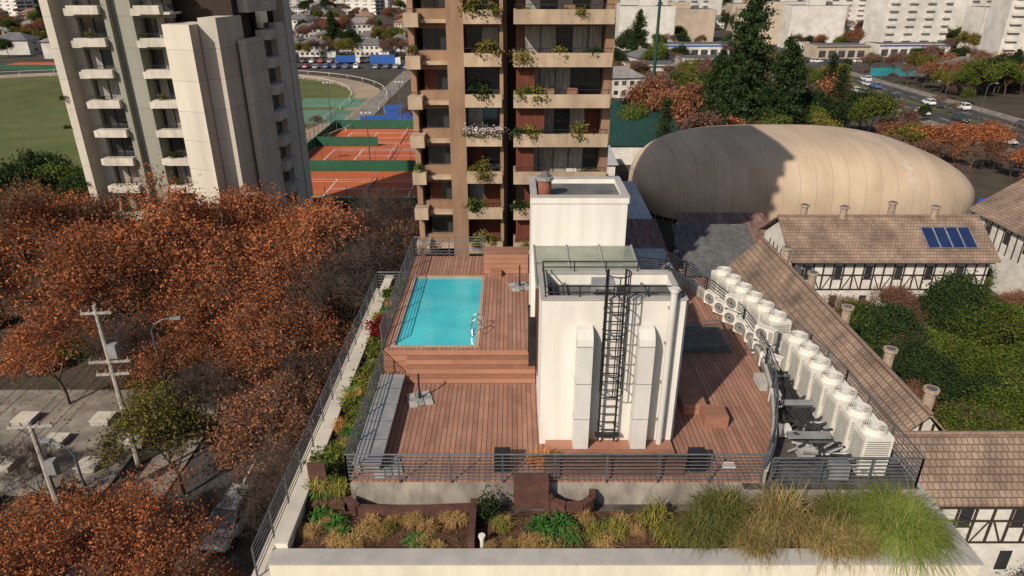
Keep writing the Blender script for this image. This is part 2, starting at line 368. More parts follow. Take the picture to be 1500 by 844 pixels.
# ------------------------------------------------------------ ground & far sheets
sheet('ground','ground',rect(-4000,-400,4000,5000),G)
sheet('street','asphalt',rect(-22,-100,-13,75),G+.004)
b=MB();b.box('pave',-24.5,-100,G,-22,75,G+.13);b.box('pave',-13,-100,G,-10.5,75,G+.13);b.build('pavement')
sheet('grass','grass',rect(-10.5,-50,-6.9,33),G+.006)
sheet('lane_marking','paint',rect(-17.6,-100,-17.45,75),G+.008)
b=MB();b.box('pave',-48,34,G,-26,46,G+.15)
for i in range(11):
    x=-46+i*1.9;b.box('coping',x,36+(i%3)*2.6,G+.15,x+1.3,37.2+(i%3)*2.6,G+.5);b.box('palecoping',x-.05,35.95+(i%3)*2.6,G+.5,x+1.35,37.25+(i%3)*2.6,G+.56)
b.build('plaza_paving')
def ell(cx,cy,a,bb,n=48,e=.8): 
    o=[]
    for i in range(n):
        t=2*pi*i/n;c,s=math.cos(t),math.sin(t)
        o.append((cx+a*math.copysign(abs(c)**e,c),cy+bb*math.copysign(abs(s)**e,s)))
    return o
sheet('running_track','track',ell(-118,172,84,76),G+.010)
sheet('sports_field','grass',ell(-118,172,76,68),G+.016)
b=MB()
for q_ in ((85,77),(75.5,67.5)):
    p=ell(-118,172,*q_)
    for i in range(48):
        a_=p[i];c_=p[(i+1)%48];b.cyl('white',(a_[0],a_[1],G+1),(c_[0],c_[1],G+1),.06,.06,4);b.cyl('white',(a_[0],a_[1],G),(a_[0],a_[1],G+1),.06,.06,4)
b.build('track_rail')
sheet('parking_lot','asphalt',rect(-95,250,-30,282),G+.022)
sheet('access_road','pave',rect(-38,150,-33,250),G+.012)
b=MB();b.add('clay',[(-38,92,G+.02),(-8,92,G+.02),(-8,149,G+.02),(-38,149,G+.02)],[(0,1,2,3)])
b.add('clay',[(-190,252,G+.022),(-118,252,G+.022),(-118,276,G+.022),(-190,276,G+.022)],[(0,1,2,3)])
def line(x0,y0,x1,y1,w=.09):
    if abs(x1-x0)<1e-6: q=rect(x0-w,y0,x0+w,y1)
    else: q=rect(x0,y0-w,x1,y0+w)
    b.add('paint',[(x,y,G+.028) for x,y in q],[(0,1,2,3)])
def court(cx,cy):
    hw,hl=5.5,11.9
    for x in(-hw,-4.1,4.1,hw): line(cx-hl,cy+x,cx+hl,cy+x)
    for y in(-hl,-6.4,6.4,hl): line(cx+y,cy-hw,cx+y,cy+hw)
    line(cx-6.4,cy,cx+6.4,cy)
    b.box('white',cx-.03,cy-6,G+.95,cx+.03,cy+6,G+1.02)
    b.box('black',cx-.02,cy-6,G+.05,cx+.02,cy+6,G+.15)
    for k in(-6,6): b.cyl('metal',(cx,cy+k,G),(cx,cy+k,G+1.1),.05)
court(-22,103);court(-22,124.5);court(-22,140);court(-134,264);court(-165,264)
b.build('clay_tennis_courts')
b=MB()
for (x0,y0,x1,y1) in((-38,113.5,-8,113.6),(-38.1,92,-38,149),(-38,149.2,-8,149.3),(-38,91.8,-8,91.9),(-38,132.2,-26,132.3),(-190,251,-118,251.1)):
    b.box('greenscreen',x0,y0,G+.1,x1,y1,G+1.9)
for i in range(11):
    x=-38+i*3
    for y in(113.5,149.2,91.8):b.cyl('metal',(x,y+.12,G),(x,y+.12,G+3.6),.05,.05,5)
for i in range(19):
    y=92+i*3.1;b.cyl('metal',(-38.15,y,G),(-38.15,y,G+3.6),.05,.05,5)
b.build('court_fence')
for (x,y) in((-39,114),(-24,114),(-8,132),(-39,149),(-24,150),(-10,93)):
    b=MB();b.cyl('metal',(0,0,0),(0,0,10),.13,.08);b.box('metal',-.9,-.08,9.9,.9,.08,10)
    for k in(-.7,0,.7):b.box('lamp',k-.2,-.25,9.6,k+.2,.1,9.9)
    b.build('floodlight_pole',(x,y,G))
sheet('practice_court','greencourt',rect(-60,155,-39,172),G+.02)
sheet('practice_court_rear','greencourt',rect(-56,176,-39,190),G+.02)
b=MB()
for k in range(5): b.box('blue',0,k*.8,0,22,k*.8+.6,.3+k*.3);b.box('coping',0,k*.8+.61,0,22,k*.8+.79,.28+k*.3)
bl=b.mesh('bleachers')
obj('bleachers',bl,(-33,152,G),.35);obj('bleachers',bl,(-30,166,G),.35)
b=MB()
b.add('asphalt',[(96,60,G+.01),(114,60,G+.01),(114,900,G+.01),(96,900,G+.01)],[(0,1,2,3)]);b.add('asphalt',[(20,262,G+.014),(400,262,G+.014),(400,282,G+.014),(20,282,G+.014)],[(0,1,2,3)])
b.add('asphalt',[(62,225,G+.018),(96,180,G+.018),(96,196,G+.018),(66,240,G+.018)],[(0,1,2,3)])
b.build('avenue')
b=MB();b.box('pave',92,60,G,96,178,G+.13);b.box('pave',114,60,G,118,260,G+.13);b.box('grass',104.2,60,G,105.8,258,G+.14);b.build('avenue_pavement')
b=MB()
for lx_ in(100,110):
    for y in range(62,258,8):b.add('paint',[(lx_-.1,y,G+.022),(lx_+.1,y,G+.022),(lx_+.1,y+3.5,G+.022),(lx_-.1,y+3.5,G+.022)],[(0,1,2,3)])
for x in range(24,390,8):b.add('paint',[(x,271,G+.024),(x+3.5,271,G+.024),(x+3.5,271.2,G+.024),(x,271.2,G+.024)],[(0,1,2,3)])
b.build('lane_markings')

# ------------------------------------------------------------ main rooftop building
b=MB()
body=[(-6.6,14),(12.75,14),(12.75,21),(12.35,24),(11.6,27),(10.4,29.5),(9.0,31.8),(8.2,33),(-6.6,33)]
b.prism('cream',body,G,-.9,'acfloor')
b.box('cream',-6.63,13.8,-1.5,12.78,14.2,-.56);b.box('coping',-6.66,13.76,-.56,12.81,14.3,-.49)
b.box('cream',-6.62,14.32,-.9,-6.25,33,-.34);b.box('palecoping',-6.65,14.31,-.34,-6.22,33.02,-.29)
b.box('cream',12.4,14.31,-.9,12.77,21,-.52);b.box('coping',12.37,14.31,-.52,12.8,21,-.47)
b.box('palecoping',-7.2,13.7,-1.25,-6.67,33,-1.05)
for i in range(7): b.box('concrete',-6.661+2.8*i,13.755,-.565,-6.645+2.8*i,13.759,-.485)
for f in range(4):
    z=-4.5-f*3
    for x in range(-5,12,3): b.box('glass',x,13.9,z,x+1.8,14.05,z+1.5)
    for y in range(15,32,3): b.box('glass',-6.66,y,z,-6.5,y+1.8,z+1.5)
b.box('soil',-6.24,14.3,-.9,12.4,16.0,-.72);b.box('soil',-6.24,16.0,-.9,-5.06,32.9,-.5)
curve=[(7.6,16.5),(8.3,17.8),(8.9,19.3),(9.4,21),(9.72,22.7),(9.88,24.4),(9.85,26),(9.6,27.6),(9.15,29.3),(8.55,31),(7.9,32.5)]
dk=[(-4.95,16.5)]+curve+[(-4.95,32.5)]
b.prism('concrete',dk,-.9,-.03,'deck')
b.prism('deck',dk,-.029,0)
acp=[(7.0,16.2),(12.3,16.2),(12.3,21.5),(12.0,24),(11.3,27),(10.2,29.4),(8.8,31.6),(8,32.9),(7,32.9)]
b.prism('concrete',acp,-.9,-.06,'acfloor')
for a_,c_ in zip(curve[:-1],curve[1:]):
    dx,dy=c_[0]-a_[0],c_[1]-a_[1];l=math.hypot(dx,dy);nx,ny=dy/l*.11,-dx/l*.11
    for z0,z1,p,w in((-.3,.42,'concrete',1),(.42,.46,'coping',1.25)):
        vs=[(a_[0]-nx*w*.3,a_[1]-ny*w*.3),(c_[0]-nx*w*.3,c_[1]-ny*w*.3),(c_[0]+nx*w,c_[1]+ny*w),(a_[0]+nx*w,a_[1]+ny*w)]
        b.prism(p,vs[::-1],z0,z1)
for i in range(3):
    y=22.0+i*.27
    b.box('riser',-4.02,y,.002,.88,y+.27,.25*(i+1)-.02)
    b.box('wood',-4.03,y-.02,.25*(i+1)-.02,.88,y+.3,.25*(i+1))
px0,px1,py0,py1=-4.55,-1.42,23.15,29.8
for (x0,y0,x1,y1) in((-4.95,22.81,.9,py0-.14),(-4.95,py1+.14,.9,32.45),(-4.95,py0-.14,px0-.14,py1+.14),(px1+.14,py0-.14,.9,py1+.14)):
    b.box('riser',x0,y0,.003,x1,y1,.98)
    b.box('deck',x0,y0,.981,x1,y1,1.0)
b.box('pooledge',px0-.14,py0-.14,.9,px1+.14,py0,1.02);b.box('pooledge',px0-.14,py1,.9,px1+.14,py1+.14,1.02)
b.box('pooledge',px0-.14,py0,.9,px0,py1,1.02);b.box('pooledge',px1,py0,.9,px1+.14,py1,1.02)
b.box('wood',-1.35,30.2,1.0,.78,31.2,2.0);b.box('riser',-1.34,30.19,1.0,.77,30.2,1.98)
b.box('wood',-1.0,29.75,1.0,-.5,30.15,1.25)
b.box('lid',-1.7,22.79,.55,-1.5,22.81,.68)
main=b.build('rooftop_terrace_building',split=True)
b=MB();b.box('pool',px0,py0,.3,px1,py1,.93);b.build('swimming_pool_water')
b=MB()
for k in(0,.5):
    y=24.0+k
    pts=[(-1.62,y,.6),(-1.62,y,1.45),(-1.55,y,1.62),(-1.42,y,1.7),(-1.28,y,1.66),(-1.18,y,1.5),(-1.12,y,1.0)]
    b.path('chrome',pts,.024)
b.box('chrome',-1.66,24.0,.95,-1.56,24.5,.97)
b.build('pool_ladder')
b=MB();b.box('concrete',-4.85,16.9,0,-4.1,21.95,.36);b.box('lid',-4.9,16.85,.36,-4.02,21.98,.42)
for y in np.arange(18,22,1.0): b.box('metal',-4.9,y,.421,-4.02,y+.02,.43)
b.build('lidded_bench')
b=MB();b.rail('metal',[(-4.98,32.4),(-4.98,16.45)],.0,1.05,7,1.4);b.rail('metal',[(-4.98,16.45),(7.55,16.45)],0,1.05,8,1.55);b.build('deck_railing')
b=MB();b.rail('metal',[(-4.98,22.9),(-4.98,32.4),(-1.4,32.4)],1.0,1.05,7,1.5);b.build('pool_railing')
b=MB();b.rail('metal',[(x+.03,y) for x,y in curve],.46,.75,5,2);b.build('curved_railing')
b=MB();b.rail('metal',[(7.75,16.3),(12.2,16.3),(12.2,21.3),(11.95,24),(11.25,27),(10.15,29.4),(8.75,31.6),(5,32.6)],-.06,1.1,8,1.5);b.build('plant_railing')
b=MB();b.rail('metal',[(-7.0,13.8),(-7.0,32.6),(-5,32.6)],-1.05,1.1,7,1.5);b.build('edge_railing')
# ------------ white service block
b=MB()
X0,X1,Y0,Y1,ZT=.9,5.2,18.35,20.5,5.25
b.box('white',X0,Y0,0,X1,Y0+.15,ZT);b.box('white',X0,Y1-.15,0,X1,Y1,ZT);b.box('white',X0,Y0+.15,0,X0+.15,Y1-.15,ZT);b.box('white',X1-.15,Y0+.15,0,X1,Y1-.15,ZT)
b.box('roofgrey',X0+.15,Y0+.15,4.75,X1-.15,Y1-.15,4.85)
b.box('coping',X0-.04,Y0-.04,ZT,X1+.04,Y0+.2,ZT+.05);b.box('coping',X0-.04,Y1-.2,ZT,X1+.04,Y1+.04,ZT+.05)
b.box('coping',X0-.04,Y0+.2,ZT,X0+.2,Y1-.2,ZT+.05);b.box('coping',X1-.2,Y0+.2,ZT,X1+.04,Y1-.2,ZT+.05)
for z in(.2,.4): b.path('black',[(X0+.1,Y0+.1,ZT+z),(X1-.1,Y0+.1,ZT+z),(X1-.1,Y1-.1,ZT+z),(X0+.1,Y1-.1,ZT+z),(X0+.1,Y0+.1,ZT+z)],.022)
for x in np.linspace(X0+.1,X1-.1,5):
    for y in(Y0+.1,Y1-.1): b.cyl('black',(x,y,ZT+.05),(x,y,ZT+.4),.02,.02,5)
b.box('lid',2.5,19.0,4.85,3.2,19.7,5.4);b.box('acdark',2.55,18.98,4.9,3.15,19.0,5.3)
for x in(1.3,1.7,4.2): b.cyl('metal',(x,18.7,4.95),(x,20.2,4.95),.05)
for cx in(2.2,4.05):
    w=.24;yf=17.86
    b.box('duct',cx-w,yf,.02,cx+w,18.345,3.95)
    prof=[(yf,3.95),(yf+.04,4.12),(yf+.14,4.28),(yf+.28,4.38),(18.345,4.42)]
    for (ya,za),(yb,zb_) in zip(prof[:-1],prof[1:]): b.add('duct',[(cx-w,ya,za),(cx+w,ya,za),(cx+w,yb,zb_),(cx-w,yb,zb_)],[(0,1,2,3)])
    for s in(-w,w): b.add('duct',[(cx+s,y,z) for y,z in prof]+[(cx+s,18.345,3.95)],[tuple(range(6))])
    for z in(.05,1.3,2.6,3.9): b.box('lid',cx-w-.012,yf-.012,z,cx+w+.012,18.345,z+.02)
b.cyl('duct',(4.78,18.18,.02),(4.78,18.18,5.6),.1,.1,12);b.cyl('duct',(4.78,18.18,5.6),(4.78,18.18,5.72),.14,.14,12)
for z in(1,2.4,3.8,5):b.box('lid',4.65,18.2,z,4.91,18.345,z+.05)
b.cyl('duct',(5.28,18.6,.02),(5.28,18.6,5.0),.05,.05,10)
lx0,lx1,ly=2.78,3.3,18.1
for x in(lx0,lx1): b.box('black',x-.03,ly-.03,.3,x+.03,ly+.03,6.35)
for z in np.arange(.45,5.3,.3): b.cyl('black',(lx0,ly,z),(lx1,ly,z),.02,.02,6)
for z in(.8,2.4,4.0,5.1):
    for x in(lx0,lx1): b.box('black',x-.02,ly,z,x+.02,18.36,z+.05)
b.box('black',lx0-.1,ly-.05,.5,lx1+.15,ly+.1,.58)
xm=(lx0+lx1)/2
for z in [2.4,3.1,3.8,4.5,5.2,5.9,6.35]: b.path('black',[(xm+.36*math.cos(a),ly-.28+.36*math.sin(a)*1.0,z) for a in np.linspace(pi*.75,pi*2.25,10)],.022,5)
for a in np.linspace(pi*.85,pi*2.15,5): b.box('black',xm+.36*math.cos(a)-.015,ly-.28+.36*math.sin(a)-.015,2.4,xm+.36*math.cos(a)+.015,ly-.28+.36*math.sin(a)+.015,6.35)
b.box('wood',X0+.2,17.65,.003,X1,17.84,.18);b.box('riser',X0+.2,17.845,.003,X1,18.34,.16)
b.box('white',.92,20.51,0,4.25,23.45,4.6)
b.box('slats',.87,20.6,1.2,.91,23.2,4.3)
b.box('black',.6,21.6,1.0,.86,21.66,3.0);b.box('glass',.62,21.66,1.05,.66,22.6,2.95);b.box('black',.6,22.6,1.0,.68,22.66,3.0)
vs=[(.78,20.55,4.72),(4.4,20.55,4.72),(4.4,23.49,5.0),(.78,23.49,5.0)]
b.add('glassroof',vs+[(x,y,z-.1) for x,y,z in vs],[(0,1,2,3),(0,4,5,1),(3,0,4,7),(1,5,6,2)])
for i in range(4):
    x=.8+i*1.19;b.path('lid',[(x,20.55,4.75),(x,23.49,5.03)],.035)
b.path('lid',[(.8,22.2,4.91),(4.38,22.2,4.91)],.03)
b.box('white',.72,23.5,0,4.15,26.1,6.62)
for (x0,y0,x1,y1) in((.68,23.46,4.19,23.66),(.68,25.95,4.19,26.14),(.68,23.66,.88,25.95),(3.99,23.66,4.19,25.95)): b.box('white',x0,y0,6.62,x1,y1,6.85)
for (x0,y0,x1,y1) in((.66,23.44,4.21,23.68),(.66,25.93,4.21,26.16),(.66,23.68,.9,25.93),(3.97,23.68,4.21,25.93)): b.box('coping',x0,y0,6.85,x1,y1,6.89)
b.box('roofgrey',.88,23.66,6.62,3.99,25.95,6.66)
b.cyl('brick',(1.2,24.2,6.66),(1.2,24.2,7.3),.24,.24,14);b.cyl('lid',(1.2,24.2,7.3),(1.2,24.2,7.42),.3,.3,14);b.cyl('roofgrey',(1.2,24.2,7.42),(1.2,24.2,7.6),.2,.12,12)
b.box('white',4.15,23.6,0,5.0,26,3.2)
b.build('white_service_block',split=True)
b=MB()
b.box('slats',1.0,16.75,.003,5.3,16.95,.6);b.box('corten',.97,16.72,.6,5.33,16.98,.64);b.box('deck',1.0,16.99,.003,5.3,17.6,.1)
b.build('timber_planter_wall')
b=MB()
b.box('corten',.05,16.1,-.7,1.1,16.44,.35)
b.box('corten',-1.25,14.35,-.72,-1.05,16.1,-.3)
def wallpath(pts,w,z0,z1,p='corten'):
    for a_,c_ in zip(pts[:-1],pts[1:]):
        dx,dy=c_[0]-a_[0],c_[1]-a_[1];l=math.hypot(dx,dy);nx,ny=-dy/l*w/2,dx/l*w/2
        b.prism(p,[(a_[0]-nx,a_[1]-ny),(c_[0]-nx,c_[1]-ny),(c_[0]+nx,c_[1]+ny),(a_[0]+nx,a_[1]+ny)],z0,z1)
wallpath([(-5.0,16.25),(-4.6,15.85),(-3.8,15.8),(-2.6,15.82),(-1.15,15.9)],.2,-.72,-.38)
wallpath([(1.1,16.2),(1.2,15.95),(1.6,15.75),(2.1,15.8),(2.4,16.05),(2.45,16.4)],.2,-.72,-.2)
b.build('planter_wall')
b=MB();b.box('corten',0,0,0,.55,.12,1.0);b.build('brown_sign_panel',(-6.3,16.8,-.6))
b=MB();b.cyl('ac',(0,0,0),(0,0,.35),.07,.07,10);b.cyl('ac',(0,0,.35),(0,0,.42),.1,.1,10);b.build('vent_pipe',(-.85,14.6,-.72))
for (x,y) in((-.55,16.9),(5.5,16.9)):
    b=MB()
    for k in range(6): b.box('black',0,0,k*.11,.5,.45,k*.11+.08)
    b.box('black',.03,.03,0,.47,.42,.62);b.build('slatted_crate',(x,y,.003))
b=MB();b.box('white',0,0,0,.4,.25,.06);b.build('deck_hatch',(6.6,17.1,.003))
def umb(x,y,z,h=1.1):
    b=MB();b.box('lid',-.45,-.1,0,.45,.1,.05);b.box('lid',-.1,-.45,.052,.1,.45,.09);b.box('coping',-.42,-.42,0,-.13,-.13,.07);b.box('coping',.13,.13,0,.42,.42,.07);b.box('coping',-.42,.13,0,-.13,.42,.07);b.box('coping',.13,-.42,0,.42,-.13,.07)
    b.cyl('black',(0,0,.05),(0,0,h),.035,.035,8);b.cyl('black',(0,0,.05),(0,0,.3),.06,.05,8);b.build('umbrella_base',(x,y,z),rz=.3)
umb(-3.35,20.9,.003);umb(.35,28.6,1.003);umb(-3.9,17.1,.003,.5)
b=MB();b.box('wood',6.55,19.2,.003,7.35,19.95,.45);b.box('riser',6.0,19.96,.003,6.75,22.6,.42);b.box('wood',5.97,19.955,.421,6.78,22.63,.45)
b.build('timber_bench')
b=MB();b.box('metal',7.0,24.3,.003,9.0,26.4,.15);b.box('acdark',7.1,24.4,.15,8.9,26.3,.17);b.path('metal',[(7.0,24.3,.2),(9,24.3,.45),(9,26.4,.45),(7,26.4,.2),(7,24.3,.2)],.03);b.build('roof_hatch')
def acbig():
    b=MB();w,d,h=.43,.39,1.5
    b.box('ac',-w,-d,.1,w,d,h);b.box('acdark',-w+.03,-d+.03,0,w-.03,d-.03,.1)
    for z in np.arange(.7,1.35,.08): b.box('acmid',-w+.07,-d-.012,z,w-.07,-d-.002,z+.03)
    for z in np.arange(.25,1.35,.08): b.box('acdark',w+.002,-d+.07,z,w+.012,d-.07,z+.04);b.box('acmid',-w-.012,-d+.07,z,-w-.002,d-.07,z+.03)
    b.box('lid',-w+.1,-d-.01,.2,-w+.3,-d-.001,.3)
    b.cyl('ac',(0,0,h),(0,0,h+.2),.37,.34,24,caps=False);b.cyl('acdark',(0,0,h+.002),(0,0,h+.08),.33,.33,24)
    for r in(.08,.14,.2,.26,.32): b.path('ac',[(r*math.cos(a),r*math.sin(a),h+.19) for a in np.linspace(0,2*pi,13)],.014,4)
    for a in np.arange(0,pi,pi/4): b.path('ac',[(.34*math.cos(a),.34*math.sin(a),h+.19),(-.34*math.cos(a),-.34*math.sin(a),h+.19)],.012,4)
    b.cyl('ac',(0,0,h+.1),(0,0,h+.21),.12,.12,10)
    return b.mesh('air_conditioning_unit')
am=acbig()
for i in range(7): obj('air_conditioning_unit',am,(11.02-.02*i,17.1+.96*i,-.05),R.uniform(-.04,.04))
for i in range(6): obj('air_conditioning_unit',am,(10.72-.17*i,24.6+.93*i,-.05),R.uniform(-.03,.03)+.12)
def acsmall():
    b=MB();b.box('ac',-.42,-.16,.08,.42,.16,.68);b.box('metal',-.35,-.2,0,-.3,.2,.08);b.box('metal',.3,-.2,0,.35,.2,.08)
    b.cyl('acdark',(-.1,-.165,.38),(-.1,-.175,.38),.25,.25,18)
    for r in(.1,.18,.25): b.path('ac',[(-.1+r*math.cos(a),-.185,.38+r*math.sin(a)) for a in np.linspace(0,2*pi,13)],.008,4)
    for z in np.arange(.15,.62,.06): b.box('acdark',.2,-.168,z,.39,-.162,z+.03)
    return b.mesh('condenser_unit')
sm=acsmall()
for i in range(7): 
    y=23.0+i*.95; x=10.2-(max(0,i-2)*.18)
    obj('condenser_unit',sm,(x-.1,y,.0),-.9+R.uniform(-.15,.15))
    if i in(1,4): obj('condenser_unit',sm,(x-.1,y,.7),-.9)
b=MB()
for k in range(12):
    x=9.7+.06*k;z=.05+.06*(k%3)
    b.path('foam',[(x-.3*R.random(),16.8+.6*R.random(),z),(x+.2*R.random(),18+R.random(),z+.05),(x-.2,20+R.random(),z+.1),(x+.0,23,z+.05)],.05,6)
for k in range(26):
    y=16.8+R.random()*5.8;x0=8.7+(y-17)*.12;b.path('foam' if k%4 else 'lid',[(x0+R.random()*.5,y,.1+R.random()*.4),(x0+.7,y+R.uniform(-.3,.3),.3),(x0+1.1,y+R.uniform(-.3,.5),.15),(10.6,y+R.uniform(-.2,.3),.4)],.045,6)
for y in(18,20,22,24,26): b.box('metal',9.6,y,.28,10.5,y+.06,.34)
b.box('concrete',8.8,17.0,-.05,10.5,17.25,.15);b.box('coping',9.2,21.5,-.05,9.95,22.3,.3)
b.box('lid',9.4,19.9,.45,10.5,20.1,.55);b.box('lid',9.0,18.2,.3,10.4,18.45,.42)
b.box('coping',9.2,17.5,-.05,9.7,18.0,.25);b.box('ac',9.3,20.5,0,9.6,20.9,.5);b.box('ac',8.9,18.7,0,9.3,19.0,.35)
b.build('refrigerant_pipework')
b=MB();b.box('acdark',8.2,16.55,-.05,9.6,17.1,.35);b.box('lid',9.7,16.6,-.05,10.3,17,.5);b.build('electrical_cabinet')

# ------------------------------------------------------------ central apartment tower
b=MB();top=6;bot=-10
zb,zt=G,8.6+2.7*top+3
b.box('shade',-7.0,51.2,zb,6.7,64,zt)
b.box('tower_wall',-7.2,64,zb,7.0,65,zt+.5)
for (x0,x1,y0) in((-4.4,-3.25,48.5),(6.35,6.95,49.0),(-7.1,-6.7,49.6),(-.85,-.6,48.7)): b.box('tower_wall',x0,y0,zb,x1,51.19,zt)
b.box('tower_wall',-.6,50.6,zb,-.35,51.19,zt);b.box('tower_wall',6.95,51.2,zb,7.1,64,zt);b.box('tower_wall',-7.15,51.2,zb,-7.0,64,zt)
for k in range(bot,top+1):
    z=8.6+2.7*k;rr=random.Random(k+50)
    if z<G: continue
    b.box('tower_par',.1,47.9,z-.12,6.72,48.06,z+.78);b.box('tower_wall',.1,48.06,z-.1,6.34,51.19,z+.08)
    b.box('tower_par',.1,48.07,z-.1,.26,50,z+.77)
    b.path('black',[(.15,47.98,z+1.08),(6.7,47.98,z+1.08)],.03,4)
    for x in(.2,2.3,4.4,6.6): b.cyl('black',(x,47.98,z+.78),(x,47.98,z+1.08),.02,.02,4)
    b.box('tower_wall',.28,51.0,z+.08,.9,51.19,z+2.6)
    xs=[.9,2.0,3.1,4.2,5.3,6.3];yy=50.3
    for i in range(5):
        t=rr.random();p='curtain' if t<.5 else('glass' if t<.85 else 'shutter')
        b.box(p,xs[i],yy,z+.1,xs[i+1]-.06,yy+.1,z+2.3);b.box('frame',xs[i+1]-.06,yy-.05,z+.1,xs[i+1],yy+.13,z+2.35)
    b.box('tower_wall',.9,yy-.1,z+2.31,6.34,yy+.2,z+2.59)
    if rr.random()<.4: b.box('shutter',.3,48.6,z+.1,1.5+rr.random(),48.66,z+2.5)
    for j in range(rr.choice([0,1,2])):
        x=rr.uniform(1,5.5);b.box(rr.choice(['ac','wood','black','tower_wall']),x,48.6,z+.08,x+.7,49.1,z+.8+rr.random()*.3)
    b.box('tower_par',-3.24,48.1,z-.12,-.7,48.26,z+.75);b.box('tower_wall',-3.24,48.26,z-.1,-.86,51.19,z+.08)
    b.path('black',[(-3.2,48.18,z+1.05),(-.75,48.18,z+1.05)],.03,4)
    for i in range(2):
        t=rr.random();p='curtain' if t<.5 else('glass' if t<.85 else 'shutter')
        x=-3.2+i*1.15;b.box(p,x,50.0,z+.1,x+1.1,50.1,z+2.25);b.box('frame',x+1.1,49.98,z+.1,x+1.15,50.15,z+2.3)
    b.box('tower_wall',-3.24,49.95,z+2.26,-.86,50.2,z+2.59)
    b.box('tower_wall',-6.69,49.9,z-.5,-4.41,51.19,z+.75);b.box('tower_par',-6.2,49.2,z-.12,-4.41,49.89,z+.1) 
    t=rr.random();b.box('shutter' if t<.55 else 'glass',-6.2,50.3,z+.76,-5.3,50.4,z+2.2);b.box('glass' if t>.3 else 'curtain',-5.28,50.3,z+.76,-4.42,50.4,z+2.2)
    b.box('tower_par',-7.25,48.6,z-.35,-6.25,49.85,z+.5)
    b.path('black',[(-7.2,48.7,z+.8),(-6.3,48.7,z+.8)],.025,4)
b.box('tower_wall',-7.3,48,zt,7.1,65.2,zt+.8)
b.build('brown_apartment_tower',split=True)
pl=[bushmesh('balcony_plant',s,mt,.55,.5,16,30,.16,.16) for s,mt in((1,L_green),(2,L_olive),(3,L_dark))]
trl=bushmesh('trailing_plant',9,L_olive,.5,.3,18,30,.13,.2)
fl=bushmesh('flowering_balcony_plant',5,L_flower,.5,.4,16,10,.12,.2)
for k in range(bot+2,top+1):
    z=8.6+2.7*k;rr=random.Random(k*3+1)
    for i in range(rr.choice([2,4,5])): obj('balcony_plant',rr.choice(pl),(rr.uniform(.4,6.3),48.4,z+rr.uniform(.35,.6)),rr.random()*6,rr.uniform(.6,1.5))
    for i in range(rr.choice([1,2,3])): obj('balcony_plant',rr.choice(pl),(rr.uniform(-3,-1),48.5,z+.6),rr.random()*6,rr.uniform(.7,1.4))
    for i in range(rr.choice([0,1,2])):
        o=obj('trailing_plant',trl,(rr.choice([rr.uniform(.4,6.4),rr.uniform(-3,-1)]),47.9,z+.75),0,rr.uniform(.6,1.3));o.rotation_euler=(pi,0,rr.random()*6)
    if rr.random()<.3: obj('balcony_plant',rr.choice(pl),(-6.8,49,z+.7),rr.random()*6,.7)
for i in range(4): obj('flowering_balcony_plant',fl,(-3+i*.65,48.0,3.95+R.random()*.2),i,.9);obj('balcony_plant',pl[0],(-3+i*.6,48.3,3.8),i,.8)
# ------------------------------------------------------------ left apartment tower
def lx(x): return .842*x-5.4
b=MB()
zt=15.0
def LB(part,x0,y0,z0,x1,y1,z1): b.box(part,lx(x0),y0,z0,lx(x1),y1,z1)
def LP(part,pts,z0,z1): b.prism(part,[(lx(x),y) for x,y in pts],z0,z1)
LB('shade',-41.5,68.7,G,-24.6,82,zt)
LB('lt_con',-42.6,66.9,G,-40.9,82,zt+.5)
LB('lt_con',-42.9,64.9,G,-42.0,66.89,zt-1)
LB('lt_grey',-36.3,65.6,G,-33.9,68.69,zt)
LB('lt_grey',-36.6,65.0,G,-36.0,65.59,zt)
LP('lt_con',[(-30.2,64.2),(-26.9,63.3),(-26.5,68.69),(-30.2,68.69)],G,10.2)
LP('lt_con',[(-26.7,64.9),(-24.9,65.1),(-24.3,70),(-26.45,70)],G,10.7)
LP('lt_con',[(-24.2,68.0),(-23.5,68.2),(-23.3,73),(-24.2,73)],G,8.6)
LP('lt_con',[(-24.2,76.6),(-23.2,76.7),(-23.0,79.6),(-24.2,79.6)],G,9.6)
LB('lt_con',-24.4,79.7,G,-22.9,82,12)
for k in range(-9,4):
    z=9.2+2.7*k-.9;rr=random.Random(k+9)
    if z<G+1: continue
    for (x0,x1) in((-40.89,-36.61),(-33.89,-30.21)):
        LB('lt_par',x0,65.3,z-.15,x1-1.3,66.2,z+.45);LB('lt_par',x0+.9,64.5,z+.0,x1-.1,65.29,z+.72)
        LB('lt_par',x0,66.21,z-.1,x1,68.6,z+.1)
        n=3;w=(x1-x0-.5)/n
        for i in range(n):
            t=rr.random();LB('curtain' if t<.35 else 'glass',x0+.45+i*w,67.2,z+.12,x0+.45+(i+1)*w-.07,67.3,z+2.3);LB('frame',x0+.45+(i+1)*w-.07,67.1,z+.12,x0+.45+(i+1)*w,67.35,z+2.35)
        LB('lt_grey',x0,66.6,z+2.3,x1,67.4,z+2.59)
        b.path('black',[(lx(x0+.9),64.6,z+1.1),(lx(x1-.1),64.6,z+1.1)],.03,4)
        for x in np.arange(x0+.9,x1-.1,.3): b.cyl('black',(lx(x),64.6,z+.72),(lx(x),64.6,z+1.1),.018,.018,4)
    LB('lt_par',-24.19,73.01,z-.1,-22.6,76.5,z+.85)
    LB('glass',-24.3,73.01,z+.86,-23.9,76.5,z+2.59)
    LB('glass',-42.75,67.2,z+.75,-42.61,69.3,z+2.2);LB('lt_par',-43.8,66.9,z-.1,-42.61,69.5,z+.7)
LB('lt_con',-26.8,70.2,10.9,-23.5,77,13.4)
b.build('concrete_apartment_tower',split=True)
for i in range(16):
    obj('balcony_plant',R.choice(pl),(lx(R.choice([-42.9,-38.5,-32.2])+R.uniform(-.6,.6)),64.9,8.3+2.7*R.randint(-6,0)+.8),R.random()*6,R.uniform(.4,.8))
